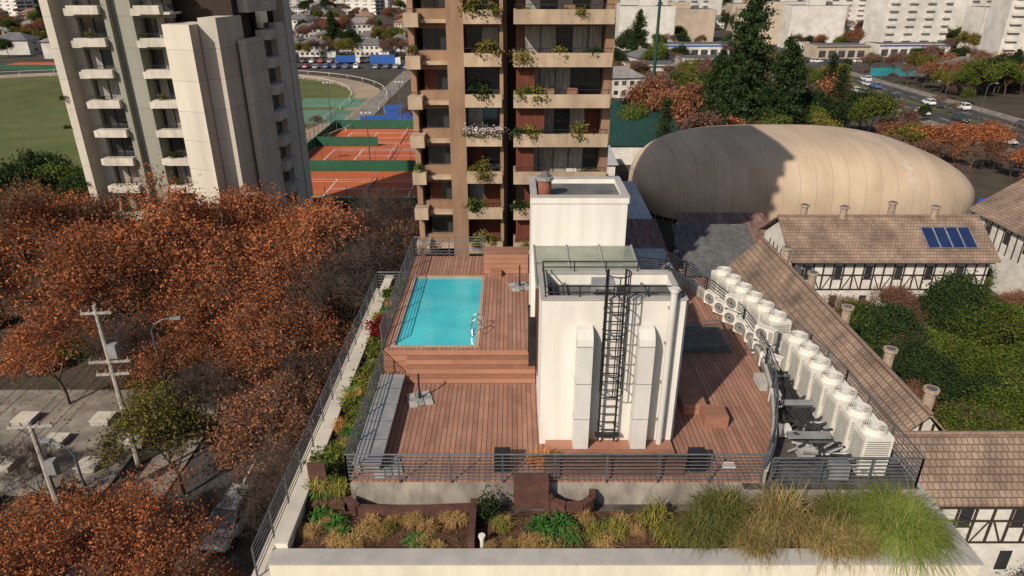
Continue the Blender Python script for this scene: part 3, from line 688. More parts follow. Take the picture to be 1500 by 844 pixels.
# ------------------------------------------------------------ air dome
DA,DB,DH=23.4,13.5,7.9
def dome():
    a,bb,h=DA,DB,DH;nu,nv=112,26;V=[];F=[];I=[]
    def sp(v,e): return math.copysign(abs(v)**e,v)
    for j in range(nv+1):
        ph=-.16+(pi/2+.16)*j/nv;cr=max(0,math.cos(ph))**.50;s_=math.sin(ph)
        for i in range(nu):
            t=2*pi*i/nu;x=a*sp(math.cos(t),.62)*cr;y=bb*sp(math.sin(t),.62)*cr
            z=h*sp(s_,.9)*(1-.32*max(0,x/DA)**2.2);V.append((x,y,z))
    for j in range(nv):
        for i in range(nu):
            F.append((j*nu+i,j*nu+(i+1)%nu,(j+1)*nu+(i+1)%nu,(j+1)*nu+i))
            x=V[j*nu+i][0];I.append(1 if 9.4<x<10.3 else 0)
    me=bpy.data.meshes.new('canvas');me.from_pydata(V,[],F);me.materials.append(M['canvas']);me.materials.append(M['canvas2'])
    me.polygons.foreach_set('material_index',I);me.polygons.foreach_set('use_smooth',[True]*len(F));return me
d=empty('air_supported_sports_dome',(41.0,97.5,-14.0));obj('canvas',dome(),(0,0,0),parent=d)
b=MB()
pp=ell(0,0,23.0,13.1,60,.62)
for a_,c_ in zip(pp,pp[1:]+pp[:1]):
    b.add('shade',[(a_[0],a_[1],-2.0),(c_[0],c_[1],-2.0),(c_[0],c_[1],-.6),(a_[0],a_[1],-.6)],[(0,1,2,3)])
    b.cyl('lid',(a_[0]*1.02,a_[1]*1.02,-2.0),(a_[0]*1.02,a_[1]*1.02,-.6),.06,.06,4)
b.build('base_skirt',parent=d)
# ------------------------------------------------------------ tudor houses
def tudor(x0,x1,y0,y1,ze,zr,axis,tile,name,chim=[],solar=None):
    b=MB();b.box('plaster',x0,y0,G,x1,y1,ze-.15)
    if axis=='x':
        ym=(y0+y1)/2
        for x in(x0,x1): b.add('plaster',[(x,y0,ze-.15),(x,y1,ze-.15),(x,ym,zr-.2)],[(0,1,2)])
    else:
        xm=(x0+x1)/2
        for y in(y0,y1): b.add('plaster',[(x0,y,ze-.15),(x1,y,ze-.15),(xm,y,zr-.2)],[(0,1,2)])
        for k in np.linspace(.15,.85,7):
            zz=ze-.15+(zr-ze-.05)*(1-abs(2*k-1));xx=x0+(x1-x0)*k
            b.box('timber',xx-.07,y0-.05,ze-.1,xx+.07,y0-.002,zz)
    b.gable(tile,x0,x1,y0,y1,ze,zr,axis,.55)
    x=x0;i=0
    while x<x1:
        b.box('timber',x,y0-.05,ze-3,x+.14,y0-.002,ze-.2)
        if i%3==1 and x+1<x1:
            b.box('glass',x+.2,y0-.03,ze-1.9,x+.85,y0-.004,ze-.7);b.box('timber',x+.14,y0-.06,ze-2,x+.92,y0-.031,ze-1.9)
            b.box('glass',x+.2,y0-.03,ze-4.9,x+.85,y0-.004,ze-3.6)
        else:
            s=1 if i%2 else -1
            xa,xb=(x+.14,x+.80) if s>0 else (x+.80,x+.14)
            b.add('timber',[(xa,y0-.04,ze-3),(xa+.12,y0-.04,ze-3),(xb+.12,y0-.04,ze-1.6),(xb,y0-.04,ze-1.6)],[(0,1,2,3)])
        x+=.92;i+=1
    for z in(ze-1.62,ze-3.05,ze-.35): b.box('timber',x0,y0-.07,z,x1,y0-.051,z+.14)
    b.box('timber',x0,y0-.7,ze-.2,x1,y0-.5,ze-.16)
    y=y0;i=0
    while y<y1-1:
        for xx,s in((x0,-1),(x1,1)):
            b.box('timber',min(xx,xx+s*.05),y,ze-3,max(xx,xx+s*.05),y+.14,ze-.2)
            if i%3==1:b.box('glass',min(xx,xx+s*.03),y+.2,ze-1.9,max(xx,xx+s*.03),y+.9,ze-.7)
        y+=1.0;i+=1
    for c in chim:
        b.cyl('chim',(c[0],c[1],c[2]-1.6),(c[0],c[1],c[2]),.3,.3,10);b.cyl('chim',(c[0],c[1],c[2]),(c[0],c[1],c[2]+.18),.42,.42,10);b.cyl('roofgrey',(c[0],c[1],c[2]+.18),(c[0],c[1],c[2]+.2),.28,.28,10)
    if solar:
        sx,n=solar;ym=(y0+y1)/2;sl=(zr-ze)/(ym-(y0-.55))
        for i in range(n):
            xa=sx+i*1.12;ya=y0+.6;yb=y0+2.6
            z=lambda y:ze+(y-(y0-.55))*sl+.14
            b.add('solar',[(xa,ya,z(ya)),(xa+1.05,ya,z(ya)),(xa+1.05,yb,z(yb)),(xa,yb,z(yb))],[(0,1,2,3)])
            b.path('lid',[(xa,ya,z(ya)),(xa+1.05,ya,z(ya)),(xa+1.05,yb,z(yb)),(xa,yb,z(yb)),(xa,ya,z(ya))],.03,4)
    return b.build(name,split=True)
tudor(19.6,25.6,31.2,57.5,-11.0,-7.45,'y','tileY','tudor_row_house',chim=[(22.9,y,-6.6) for y in(31.6,36,41.8,47.7,53)])
tudor(18.8,48,26.7,31.2,-9.6,-7.45,'x','tileX','tudor_row_house',chim=[(34,29.4,-6.4)])
tudor(25.5,43.3,57.2,65,-9.2,-6.4,'x','tileX','tudor_house',chim=[(27.5,61.5,-5.6),(31,61,-5.6),(36,62,-5.5),(39.5,61,-5.6)],solar=(37.8,4))
tudor(50.5,60,61,71,-9.0,-5.4,'y','tileY','tudor_house',chim=[(55.5,65,-4.6)])
def lowroof(name,x0,y0,x1,y1,z,part,slope=.6):
    b=MB();b.box('plaster',x0,y0,G,x1,y1,z-.3-slope)
    vs=[(x0-.4,y0-.4,z-slope),(x1+.4,y0-.4,z-slope),(x1+.4,y1+.4,z+slope),(x0-.4,y1+.4,z+slope)]
    b.add(part,vs+[(x,y,zz-.12) for x,y,zz in vs],[(0,1,2,3),(7,6,5,4),(0,4,5,1),(1,5,6,2),(2,6,7,3),(3,7,4,0)])
    for i in range(int((x1-x0)/.9)):
        x=x0+i*.9;b.path(part,[(x,y0-.4,z-slope+.03),(x,y1+.4,z+slope+.03)],.04,4)
    b.box('glass',x0+1,y0-.03,z-2.6,x0+2.4,y0-.003,z-1.6);b.box('timber',x1-2,y0-.04,G,x1-1,y0-.003,G+2.1)
    b.build(name,split=True)
lowroof('corrugated_shed',8,66,16,74,-11.8,'corr');lowroof('corrugated_shed',15,58,19,64,-12,'corr')
lowroof('low_outbuilding',8.5,50,14.5,62,-10.5,'sheet',.3);lowroof('low_outbuilding',17,60,24,67,-10.6,'roofgrey',1.2)
lowroof('low_outbuilding',12,75,16.5,92,-12.2,'sheet',.4);lowroof('low_outbuilding',20,70,30,79,-12.5,'corr',.4)
lowroof('tennis_clubhouse',8,104,16,114,-12,'sheet',.3);lowroof('tennis_clubhouse',8,118,30,134,-11,'darkgreen',1.5);lowroof('tennis_clubhouse',14,136,40,150,-11.5,'darkgreen',1.5)
b=MB();b.box('blue',0,0,0,7,.1,1.6)
for x in(0,3.5,7): b.cyl('metal',(x,.15,-1),(x,.15,1.8),.06)
b.build('blue_banner',(9,101,-15))
b=MB();b.box('blue',0,0,0,9,.2,1.5);b.build('blue_banner',(66,93,G))
b=MB();b.cyl('darkgreen',(0,0,0),(0,0,34),.42,.25,12);b.build('green_mast',(30,150,G))
# ------------------------------------------------------------ poles & lamps
def upole(x,y,zt,arms,rz):
    b=MB();b.cyl('poleconc',(0,0,0),(0,0,zt-G),.2,.11,8)
    for za,l in arms:
        z=za-G;b.box('poleconc',-l/2,-.08,z,l/2,.08,z+.14)
        for k in(-.45,-.2,.2,.45): b.cyl('chim',(k*l,0,z+.14),(k*l,0,z+.36),.05,.04,6)
        b.path('metal',[(-l*.35,.05,z),(0,.05,z-.7),(l*.35,.05,z)],.03,4)
    b.box('lid',.15,-.25,zt-G-3.6,.65,.25,zt-G-2.7);b.build('utility_pole',(x,y,G),rz)
upole(-25.2,37,-4.0,[(-4.6,1.8),(-8.0,2.5),(-8.9,2.0)],.1)
upole(-27.0,31.6,-8.6,[(-9.0,2.4)],.1)
upole(-25.0,62,-4,[(-4.6,2.0)],.1)
b=MB()
for k in(-.45,-.2,.2,.45):
    for (ya,za,yb,zb_) in((37,-4.3,62,-4.3),(37,-4.3,0,-4.3),(37,-7.7,62,-7.9),(37,-7.7,0,-7.5)):
        pts=[(-25.2+k*2.2,ya+(yb-ya)*t,za+(zb_-za)*t-4*t*(1-t)*.7) for t in np.linspace(0,1,9)];b.path('black',pts,.014,4)
b.build('power_lines')
def slamp(x,y,h,rz):
    b=MB();b.cyl('metal',(0,0,0),(0,0,h),.09,.06,8);b.path('metal',[(0,0,h),(.25,0,h+.5),(.8,0,h+.8),(1.4,0,h+.85)],.045,6);b.box('lid',1.3,-.14,h+.76,1.95,.14,h+.9);b.build('street_lamp',(x,y,G),rz)
slamp(-23.9,40,8.6,.2);slamp(-23.8,30,6.2,2.9);slamp(-12,62,9,3.1)
for y in(80,110,140,175,210,245): slamp(94.5,y,10,0);slamp(115.5,y+12,10,pi)
# ------------------------------------------------------------ cars
def carmesh(kind=0):
    b=MB()
    if kind==0: sec=[(-2.2,.45,.75,.74),(-2.1,.3,.98,.84),(-1.5,.25,1.02,.9),(0,.25,.98,.91),(1.0,.25,.95,.9),(1.75,.27,.82,.86),(2.12,.33,.68,.76),(2.2,.42,.55,.66)];cab=[(-2.0,.98),(-1.55,1.5),(.15,1.53),(1.05,.95)]
    else: sec=[(-2.3,.45,.85,.78),(-2.22,.3,1.1,.86),(-1.5,.28,1.1,.92),(0,.28,1.08,.93),(1.1,.28,1.05,.92),(1.85,.3,.95,.88),(2.2,.36,.82,.8),(2.3,.45,.62,.7)];cab=[(-2.15,1.08),(-1.9,1.68),(.2,1.72),(1.2,1.05)]
    rows=[]
    for x,zl,zh,hw in sec:
        zm=(zl+zh)/2+.05
        rows.append([(x,-hw*.92,zl),(x,-hw,zm),(x,-hw*.93,zh-.04),(x,-hw*.8,zh),(x,0,zh+.03),(x,hw*.8,zh),(x,hw*.93,zh-.04),(x,hw,zm),(x,hw*.92,zl)])
    vs=[p for r in rows for p in r];n=9;fs=[]
    for i in range(len(rows)-1):
        for j in range(n-1): fs.append((i*n+j,i*n+j+1,(i+1)*n+j+1,(i+1)*n+j)[::-1])
        fs.append((i*n+n-1,i*n,(i+1)*n,(i+1)*n+n-1)[::-1])
    fs.append(tuple(range(n)));fs.append(tuple(reversed(range((len(rows)-1)*n,len(rows)*n))))
    b.add('carpaint',vs,fs)
    (xa,za),(xb,zb_),(xc,zc),(xd,zd)=cab;w0,w1=.82,.64
    P=[(xa,w0,za),(xb,w1,zb_),(xc,w1,zc),(xd,w0,zd)]
    L_=[(x,-w,z) for x,w,z in P];Rr=[(x,w,z) for x,w,z in P]
    b.add('glass',L_+Rr,[(0,1,2,3)[::-1],(4,5,6,7),(0,4,5,1)[::-1],(2,6,7,3)[::-1]])
    b.add('carpaint',[(xb-.05,-w1-.02,zb_-.02),(xc+.08,-w1-.02,zc-.03),(xc+.08,w1+.02,zc-.03),(xb-.05,w1+.02,zb_-.02),(xb+.1,-w1+.08,zb_+.05),(xc-.1,-w1+.08,zc+.04),(xc-.1,w1-.08,zc+.04),(xb+.1,w1-.08,zb_+.05)],[(4,5,6,7),(0,1,5,4),(1,2,6,5),(2,3,7,6),(3,0,4,7)])
    for s in(-1,1):
        for (p,q_) in((L_[0],L_[1]),(L_[3],L_[2])):
            b.cyl('carpaint',(p[0],s*(w0+.005),p[2]),(q_[0],s*(w1+.005),q_[2]),.045,.04,5)
        xm=(xb+xc)/2;b.cyl('carpaint',(xm,s*(w0+.01),za),(xm,s*(w1+.005),zb_),.04,.04,5)
        b.box('carpaint',xd-.35,s*.98-.1,zd+.0,xd-.2,s*.98+.06,zd+.15)
        if kind: b.cyl('lid',(xb+.2,s*.58,zb_+.09),(xc-.2,s*.58,zc+.09),.03,.03,5)
        for wx in(-1.35,1.4):
            b.cyl('tyre',(wx,s*.7,.33),(wx,s*.93,.33),.33,.33,18);b.cyl('chrome',(wx,s*.93,.33),(wx,s*.94,.33),.2,.19,12)
        e=sec[-2];b.box('lamp',e[0]-.12,s*.62-.14,e[2]-.16,e[0]+.06,s*.62+.14,e[2]-.02)
        b.box('taillamp',sec[1][0]-.06,s*.68-.1,.75,sec[1][0]+.05,s*.68+.12,.95)
    e=sec[-1];b.box('black',e[0]-.1,-.5,.38,e[0]+.02,.5,.52);b.box('paint',e[0]+.021,-.22,.4,e[0]+.035,.22,.5)
    return b.mesh('parked_car')
cm=[carmesh(0),carmesh(1)]
cols=[(.6,.6,.6),(.75,.75,.75),(.3,.31,.33),(.04,.04,.045),(.35,.03,.03),(.08,.12,.25),(.7,.68,.62)]
o=obj('parked_car',cm[1],(-16.7,31.2,G+.02),-pi/2-.12,1.0,col=(.5,.51,.51))
bv=o.modifiers.new('b','BEVEL');bv.width=.03;bv.segments=2
obj('parked_car',cm[0],(-20.8,45,G+.02),pi/2,1.0,col=(.6,.6,.58));obj('parked_car',cm[0],(-15,58,G+.02),pi/2,1.0,col=(.1,.1,.12))
for i in range(16): 
    if R.random()<.9: obj('parked_car',R.choice(cm),(-92+i*3.6,R.choice([256,257]),G+.03),pi/2+R.uniform(-.05,.05),1,col=R.choice(cols))
    if R.random()<.9: obj('parked_car',R.choice(cm),(-90+i*3.4,274,G+.03),pi/2,1,col=R.choice(cols))
for i in range(26):
    ln=R.choice([98,102,107.5,112]);obj('car',R.choice(cm),(ln,70+i*7.2+R.random()*3,G+.02),pi/2 if ln>105 else -pi/2,1,col=R.choice(cols))
for i in range(34): obj('car',R.choice(cm),(30+i*6.4+R.random()*4,R.choice([265,269,274,279]),G+.03),0,1,col=R.choice(cols))
b=MB();b.box('blue',0,0,1,9,2.4,3.9);b.box('white',9.1,.1,.6,11,2.3,3.0);b.box('glass',10.95,.2,1.8,11.03,2.2,2.7)
for x in(1.5,3,9.8):
    for y in(.1,2.1): b.cyl('tyre',(x,y,.5),(x,y+.25,.5),.5,.5,14)
tm=b.mesh('box_truck');obj('box_truck',tm,(-52,262,G+.02),.1,1.0);obj('box_truck',tm,(-66,268,G+.02),.2,.8)
b=MB();b.box('teal',0,0,0,42,.15,2.6)
for i in range(15): b.cyl('metal',(i*3,.2,0),(i*3,.2,2.8),.06)
b.build('teal_hoarding',(119,236,G))
# ------------------------------------------------------------ houses and blocks in the distance
def house(kind,seed):
    rg=random.Random(seed);b=MB();w,d,h=rg.uniform(9,15),rg.uniform(8,11),rg.choice([3.2,5.6,5.8])
    p='bwhite' if kind!=1 else 'bbeige';rf=['hroof1','hroof2','hroof3'][kind]
    b.box(p,-w/2,-d/2,0,w/2,d/2,h);zr=h+2.6;o=.6;k=d/2*.9
    vs=[(-w/2-o,-d/2-o,h-.1),(w/2+o,-d/2-o,h-.1),(w/2+o,d/2+o,h-.1),(-w/2-o,d/2+o,h-.1),(-w/2+k,0,zr),(w/2-k,0,zr)]
    b.add(rf,vs,[(0,1,5,4),(1,2,5),(2,3,4,5),(3,0,4),(3,2,1,0)])
    for f in range(int(h//2.7)):
        x=-w/2+1
        while x<w/2-1.5:
            b.box('bwin',x,-d/2-.05,f*2.7+.9,x+1.3,-d/2-.003,f*2.7+2.1);x+=2.4
        b.box('bwin',w/2+.003,-1,f*2.7+.9,w/2+.05,1,f*2.7+2.1);b.box('bwin',-w/2-.05,-1,f*2.7+.9,-w/2-.003,1,f*2.7+2.1)
    b.box('chim',w*.2,.5,h,w*.2+.8,1.3,zr+.6)
    b.box(p,w/2-.1,-d/2-3,0,w/2+4,d/2-2,2.8);b.box(rf,w/2-.4,-d/2-3.3,2.8,w/2+4.3,d/2-1.7,3.0)
    return b.mesh('house')
hm=[house(i%3,i) for i in range(9)]
def block(seed,w,d,fl,wall,style):
    rg=random.Random(seed);b=MB();H=fl*2.9
    b.box('bwin',-w/2+.9,-d/2+.9,0,w/2-.9,d/2-.9,H)
    for f in range(fl+1):
        z=f*2.9
        if style==0: b.box(wall,-w/2,-d/2,z-.3,w/2,d/2,z+.75)
        else: b.box(wall,-w/2,-d/2,z-.25,w/2,d/2,z+.5);
    n=max(3,int(w/4))
    for i in range(n+1):
        x=-w/2+w*i/n
        if style==0 and i%2: continue
        b.box(wall,x-.4,-d/2-.02,0,x+.4,d/2+.02,H+.86)
    m=max(2,int(d/5))
    for i in range(m+1):
        y=-d/2+d*i/m;b.box(wall,-w/2-.02,y-.4,0,w/2+.02,y+.4,H+.87)
    if style==0:
        for f in range(1,fl):
            for i in range(n): 
                if i%2==0: b.box(wall,-w/2+w*i/n+.3,-d/2-1.4,f*2.9-.15,-w/2+w*(i+1)/n-.3,-d/2-.03,f*2.9+.7)
    b.box('roofgrey',-w/2+.5,-d/2+.5,H+.87,w/2-.5,d/2-.5,H+.95)
    b.box(wall,-w*.15,-d*.2,H+.96,w*.15,d*.2,H+4);b.box('roofgrey',w*.22,-1,H+.96,w*.3,1,H+2.4)
    return b.mesh('apartment_block')
bm=[block(i,R.uniform(16,30),R.uniform(12,18),R.choice([5,7,9,12,15]),['bwhite','bbeige','bwhite','borange','bwhite','bbeige','bwhite'][i%7],i%2) for i in range(14)]
hero=[block(50,29,14,8,'bwhite',0),block(51,18,14,11,'bwhite',0),block(52,16,12,12,'borange',1),block(53,34,14,5,'bbeige',1),block(54,24,12,6,'bwhite',1)]
for k,(x,y,m_,rz) in enumerate([(168,312,0,.15),(190,272,1,-.1),(183,222,2,-.2),(172,420,3,.1),(150,450,3,0),(222,350,0,.3),(212,318,4,.1),(128,500,4,.2),(240,400,1,0),(75,420,4,.1),(60,330,4,0),(146,390,4,.2),(128,360,3,-.2),(210,460,0,0),(100,440,0,.3),(40,450,4,0),(138,336,4,.0),(196,366,1,.2),(250,330,1,.1),(84,372,3,.1)]): obj('apartment_block',hero[m_],(x,y,G),rz)
for (x,y,w,p) in((58,240,24,'bwhite'),(60,292,34,'bwhite'),(58,196,18,'plaster'),(36,222,16,'bwhite'),(150,294,30,'bwhite'),(122,288,22,'bbeige')):
    b=MB();b.box(p,0,0,0,w,12,5);b.box('roofgrey',.4,.4,5,w-.4,11.6,5.1);b.box('blue' if w>28 else 'roofgrey',-.1,-.15,4.2,w+.1,-.02,4.8)
    for i in range(int(w/4)): b.box('bwin',1+i*4,-.06,.5,3.8+i*4,-.003,3.1)
    b.build('shop_building',(x,y,G),.06)
rg=random.Random(99)
occ=[]
def free(x,y,r):
    if -205<x<-25 and y<290: return False
    if -40<x<6 and y<160: return False
    if 92-r<x<118+r and y<900 : return False
    if 260-r<y<284+r and x>15: return False
    for a,c,q in occ:
        if (a-x)**2+(c-y)**2<(r+q)**2:return False
    return True
for o in list(bpy.data.objects):
    if o.name.startswith(('apartment_block','shop_building')): occ.append((o.location.x+(0 if o.name.startswith('ap') else 12),o.location.y,14))
for i in range(16):
    x=-104+i*7.5+rg.uniform(-2,2);y=300+(i%3)*22
    obj('house',hm[(i*3)%9],(x,y,G),rg.uniform(-.2,.2),.85);occ.append((x,y,8))
nh=0
for _ in range(5000):
    y=rg.uniform(195,850);x=rg.uniform(-.85,.85)*y
    if nh>200:break
    if free(x,y,8):
        occ.append((x,y,8));nh+=1
        obj('house',rg.choice(hm),(x,y,G),rg.choice([0,pi/2,pi,.2,-.25,1.8])+rg.uniform(-.1,.1),rg.uniform(.85,1.15))
nb=0
for _ in range(9000):
    y=rg.uniform(340,1500);x=rg.uniform(-.85,.85)*y
    if nb>240:break
    if x<40 and y<600: continue
    if free(x,y,14): occ.append((x,y,15));nb+=1;obj('apartment_block',rg.choice(bm),(x,y,G),rg.choice([0,pi/2,.3,-.3])+rg.uniform(-.1,.1))

# ------------------------------------------------------------ tree meshes
T_r=[treemesh('plane_tree',11,5,4.3,.79,(3,3,4),.6,.14,.3,18,.235,.42,1,3,.8,.019,L_rust,'barkpale'),
     treemesh('plane_tree',12,5,4.0,.80,(3,4),.66,.12,.28,15,.235,.42,1,3,.8,.019,L_rust,'barkpale',.92),
     treemesh('plane_tree',13,5,4.2,.78,(3,3,4),.6,.15,.3,12,.225,.45,1,4,.8,.019,L_rust2,'barkpale',.85)]
T_b=[treemesh('bare_tree',21,5,2.9,.80,(3,3,4),.62,.12,.2,4,.18,.4,1,4,.75,.015,L_rust2,'barkdark',.5),
     treemesh('bare_tree',22,5,3.2,.78,(3,3,4),.58,.2,.2,0,.1,.4,1,4,.8,.015,L_rust2,'barkdark')]
T_br=[treemesh('brown_leaved_tree',23,5,2.6,.80,(3,3,4),.65,.1,.18,8,.19,.4,1,4,.6,.016,L_rust2,'barkpale',.85)]
T_o=[treemesh('olive_leaved_tree',31,5,2.1,.82,(3,3,4),.6,.12,.15,10,.2,.3,1,3,.5,.015,L_olive)]
T_g=[treemesh('green_tree',41,4,2.0,.82,(4,4,5),.7,.1,.2,45,.24,.4,2,3,.5,.02,L_green),
     treemesh('green_tree',42,4,2.2,.8,(4,5),.65,.1,.2,40,.24,.4,2,3,.5,.02,L_dark)]
def sm_(tag,s,m,n,lp=1,leaf=.5,bark='bark'): return treemesh(tag,s,4,3.0,.78,(3,4),.62,.14,.22,n,leaf,.6,1,3,.9,.035,m,bark,lp)
F_r=[sm_('far_rust',61,L_rust,9),sm_('far_rust',62,L_rust2,9)]
F_b=[sm_('far_bare',63,L_purp,6,.8,.4,'barkdark'),sm_('far_bare',64,L_purp,3,.5,.4,'barkpale')]
F_g=[sm_('far_green',65,L_green,15,1,.5),sm_('far_green',66,L_dark,18,1,.5),sm_('far_green',67,L_olive,12,1,.5)]
C_=[conifer('cedar_tree',71,28,7.5,L_dark,60,10,.8),conifer('cedar_tree',72,21,6.5,L_dark,46,10,.8),conifer('cypress_tree',73,14,2.6,L_dark,46,7,.5,-.3)]
def T(name,lst,x,y,s=1,i=None,z=G):
    me=R.choice(lst) if i is None else lst[i];return obj(name,me,(x,y,z),R.random()*6.28,(s,s,s*R.uniform(.92,1.08)))
for x,y,s,i in((-24.5,52,1.02,0),(-17.8,48.5,.9,1),(-31,51,.95,1),(-38,57,.95,2),(-27.5,60,.95,0),(-44,50,.8,2),(-21,43,.66,0),(-34,44,.5,0),(-15.0,44,.75,1),(-44,60,.9,0),(-19,55,.9,0)): T('plane_tree',T_r,x,y,s,i)
for x,y,s,i in((-19.5,22.5,.62,0),(-25,24.0,.58,1),(-14.2,20.5,.55,2),(-28.5,20,.62,1),(-23,19.0,.55,0),(-16.3,22.5,.5,1)): T('plane_tree',T_r,x,y,s,i)
for x,y,s,i in((-11.5,46,1.0,1),(-9.5,53,1.1,0),(-7.8,46,.9,1),(-14,55,1.0,1),(-10.5,60,1.0,1),(-29,33,.4,1),(-13.2,40,.7,0),(-20,38,.6,1),(-33,33,.4,1),(-12.8,28,.62,1),(-26,43,.75,1),(-20.8,28.6,.45,0)): T('bare_tree',T_b,x,y,s,i)
for x,y,s in((-29,45.5,.7),(-14.8,35.2,.85),(-10.5,41.5,.85),(-12.6,31,.6),(-17,40,.7)): T('brown_leaved_tree',T_br,x,y,s)
for x,y,s in((-20.8,34.0,.85),(-22.8,36.5,.75),(-12.5,44,.8)): T('olive_leaved_tree',T_o,x,y,s)
for x,y,s in((-10.2,50,1.0),(-14.0,51,.95),(-8.6,44,.8),(-48,68,1.1),(-47,76,1.3),(-12,62,1),(-7.5,57,1.0),(-50,60,1),(-10.8,47,.85)): T('green_tree',T_g,x,y,s,1)
for i in range(40):
    x=R.uniform(28.0,50);y=R.uniform(33.5,53)
    T('green_tree',T_g,x,y,R.uniform(.5,.82),R.choice([0,0,0,1]))
for x,y in((29,54),(34,55),(40,55),(45,54),(30,46),(37,54),(29,35.5),(36,35),(27.5,40)): T('brown_leaved_tree',T_br,x,y,.55) if int(x+y)%2 else T('bare_tree',T_b,x,y,.5)
for x,y in((15.8,40),(15.5,48),(15,54),(15.2,34),(30,22),(26,23),(34,23),(44,60),(46,64)): T('green_tree',T_g,x,y,.6)
for i in range(44):
    x=R.uniform(66,92);y=R.uniform(84,128);k=R.random()
    T('bare_tree' if k<.6 else 'plane_tree',F_b if k<.6 else F_r,x,y,R.uniform(.45,.62))
for i in range(46):
    x=R.uniform(14,74);y=R.uniform(116,188);k=R.random()
    T('bare_tree' if k<.5 else('plane_tree' if k<.58 else 'green_tree'),F_b if k<.5 else(F_r if k<.58 else F_g),x,y,R.uniform(.65,.95))
for i in range(30): T('bare_tree',F_b,R.uniform(72,91),R.uniform(130,255),R.uniform(.4,.6))
for i in range(22): T('green_tree' if i%3==0 else 'bare_tree',F_g if i%3==0 else F_b,R.choice([93.5,105,116.5]),90+i*7.5,R.uniform(.3,.45))
for x,y in((31,135),(27,145),(35,141)): T('plane_tree',F_r,x,y,1.0,1)
for x,y,i,s in((44.5,134,0,1.05),(49.5,128,1,.95),(40.5,138,1,.8),(54,137,1,.85)): obj('cedar_tree',C_[i],(x,y,G),R.random()*6,s)
for x,y,s in((36,118,.7),(26,117,.8),(70,150,.9),(72,160,1),(60,150,.9)): obj('cypress_tree',C_[2],(x,y,G),R.random()*6,s)
for i in range(60): T('bare_tree',F_b,R.uniform(120,205),R.uniform(110,258),R.uniform(.6,.95))
for i in range(8): T('plane_tree',F_r,R.uniform(119,175),R.uniform(95,235),R.uniform(.6,.8),1)
for i in range(14): T('green_tree',F_g,R.uniform(119,195),R.uniform(120,255),R.uniform(.7,.95))
for i in range(10): T('bare_tree',F_b,R.uniform(-48,-41),R.uniform(90,150),R.uniform(.4,.6))
for i in range(16): T('bare_tree' if i%4 else 'green_tree',F_b if i%4 else F_g,R.uniform(-130,-32),R.uniform(284,296),R.uniform(.6,.9))
for i in range(6): T('bare_tree',F_b,R.uniform(-24,-8),R.uniform(152,176),R.uniform(.5,.7))
for i in range(14): T('green_tree',F_g,R.uniform(-70,-52),R.uniform(70,98),R.uniform(.5,.8))
e=empty('distant_trees');cnt=0;allF=[F_r[1],F_r[1],F_b[0],F_b[1],F_b[0],F_b[1],F_b[0],F_g[0],F_g[1],F_g[2],F_g[1]]
for _ in range(14000):
    y=190+1270*rg.random()**1.6;x=rg.uniform(-.85,.85)*y
    if cnt>2400: break
    if free(x,y,1.0):
        cnt+=1;s=rg.uniform(.5,1.0)
        if y>600: s*=1.2
        k=rg.choice(allF) if rg.random()>.04 else C_[1]
        obj('tree',k,(x,y,G),rg.random()*6.28,s,parent=e)
e=empty('shrubs');sb=[bushmesh('shrub',81,L_green,1.5,1.3,40,24,.32,.35),bushmesh('shrub',82,L_rust2,1.4,1.1,40,20,.3,.35),bushmesh('shrub',83,L_olive,1.4,1.1,40,22,.3,.35)]
for i in range(150):
    x,y=R.choice([(R.uniform(-50,-25),R.uniform(20,33)),(R.uniform(-50,-25),R.uniform(47,68)),(R.uniform(-12.5,-8),R.uniform(14,62)),(R.uniform(27,55),R.uniform(33,56)),(R.uniform(14,18),R.uniform(30,60))])
    obj('shrub',R.choice(sb),(x,y,G),R.random()*6,R.uniform(.6,1.2),parent=e)
rs=np.random.RandomState(4);C=np.stack([rs.uniform(-50,-8,9000),rs.uniform(15,70,9000),np.full(9000,G+.16)],1)
V,Q=leafq(C,1,.0,.22,rs);V[:,2]=G+.17+(V[:,2]-V[:,2].mean())*.1;obj('fallen_leaves',npm('fallen_leaves',V,Q,np.zeros(len(Q)),[L_rust2]))

# ------------------------------------------------------------ roof planting
Gd=[grassmesh('dry_grass',i,L_dry,320,.40,.42,.010,(.3,1.1),.09) for i in range(3)]
Gs=[grassmesh('agapanthus_plant',i+5,L_strap,120,.5,.45,.026,(.3,1.0),.08) for i in range(2)]
Gy=[grassmesh('ornamental_grass',i+9,L_yel,260,.4,.5,.011,(.2,1.0),.12) for i in range(2)]
Gf=grassmesh('fountain_grass',20,L_fount,4200,1.6,1.55,.008,(.35,1.3),.28,7)
Ge=[grassmesh('feather_grass',21,L_feather,1500,1.0,1.1,.009,(.1,1.3),.20,6),grassmesh('feather_grass',22,L_featherg,1500,.95,1.15,.009,(.1,1.3),.20,6)]
Go=grassmesh('orange_grass',30,L_orange,300,.3,.6,.012,(.1,.7),.1)
def g(name,me,x,y,z,s=1): obj(name,me,(x,y,z),R.random()*6.28,(s*R.uniform(.9,1.1),s*R.uniform(.9,1.1),s*R.uniform(.85,1.15)))
zs=-.74
for i in range(22):
    x=-6.0+i*.215+R.uniform(-.1,.1);y=R.choice([14.65,15.1,15.55])+R.uniform(-.1,.1);g('dry_grass',R.choice(Gd),x,y,zs,R.uniform(.55,1.1))
for i in range(17):
    x=-.6+i*.3+R.uniform(-.1,.1);y=R.choice([14.65,15.1,15.55])+R.uniform(-.1,.1);g('dry_grass',R.choice(Gd),x,y,zs,R.uniform(.55,1.1))
for i in range(14): g('dry_grass',R.choice(Gd),R.uniform(4.6,12),R.uniform(14.6,15.9),zs,R.uniform(.6,1.1))
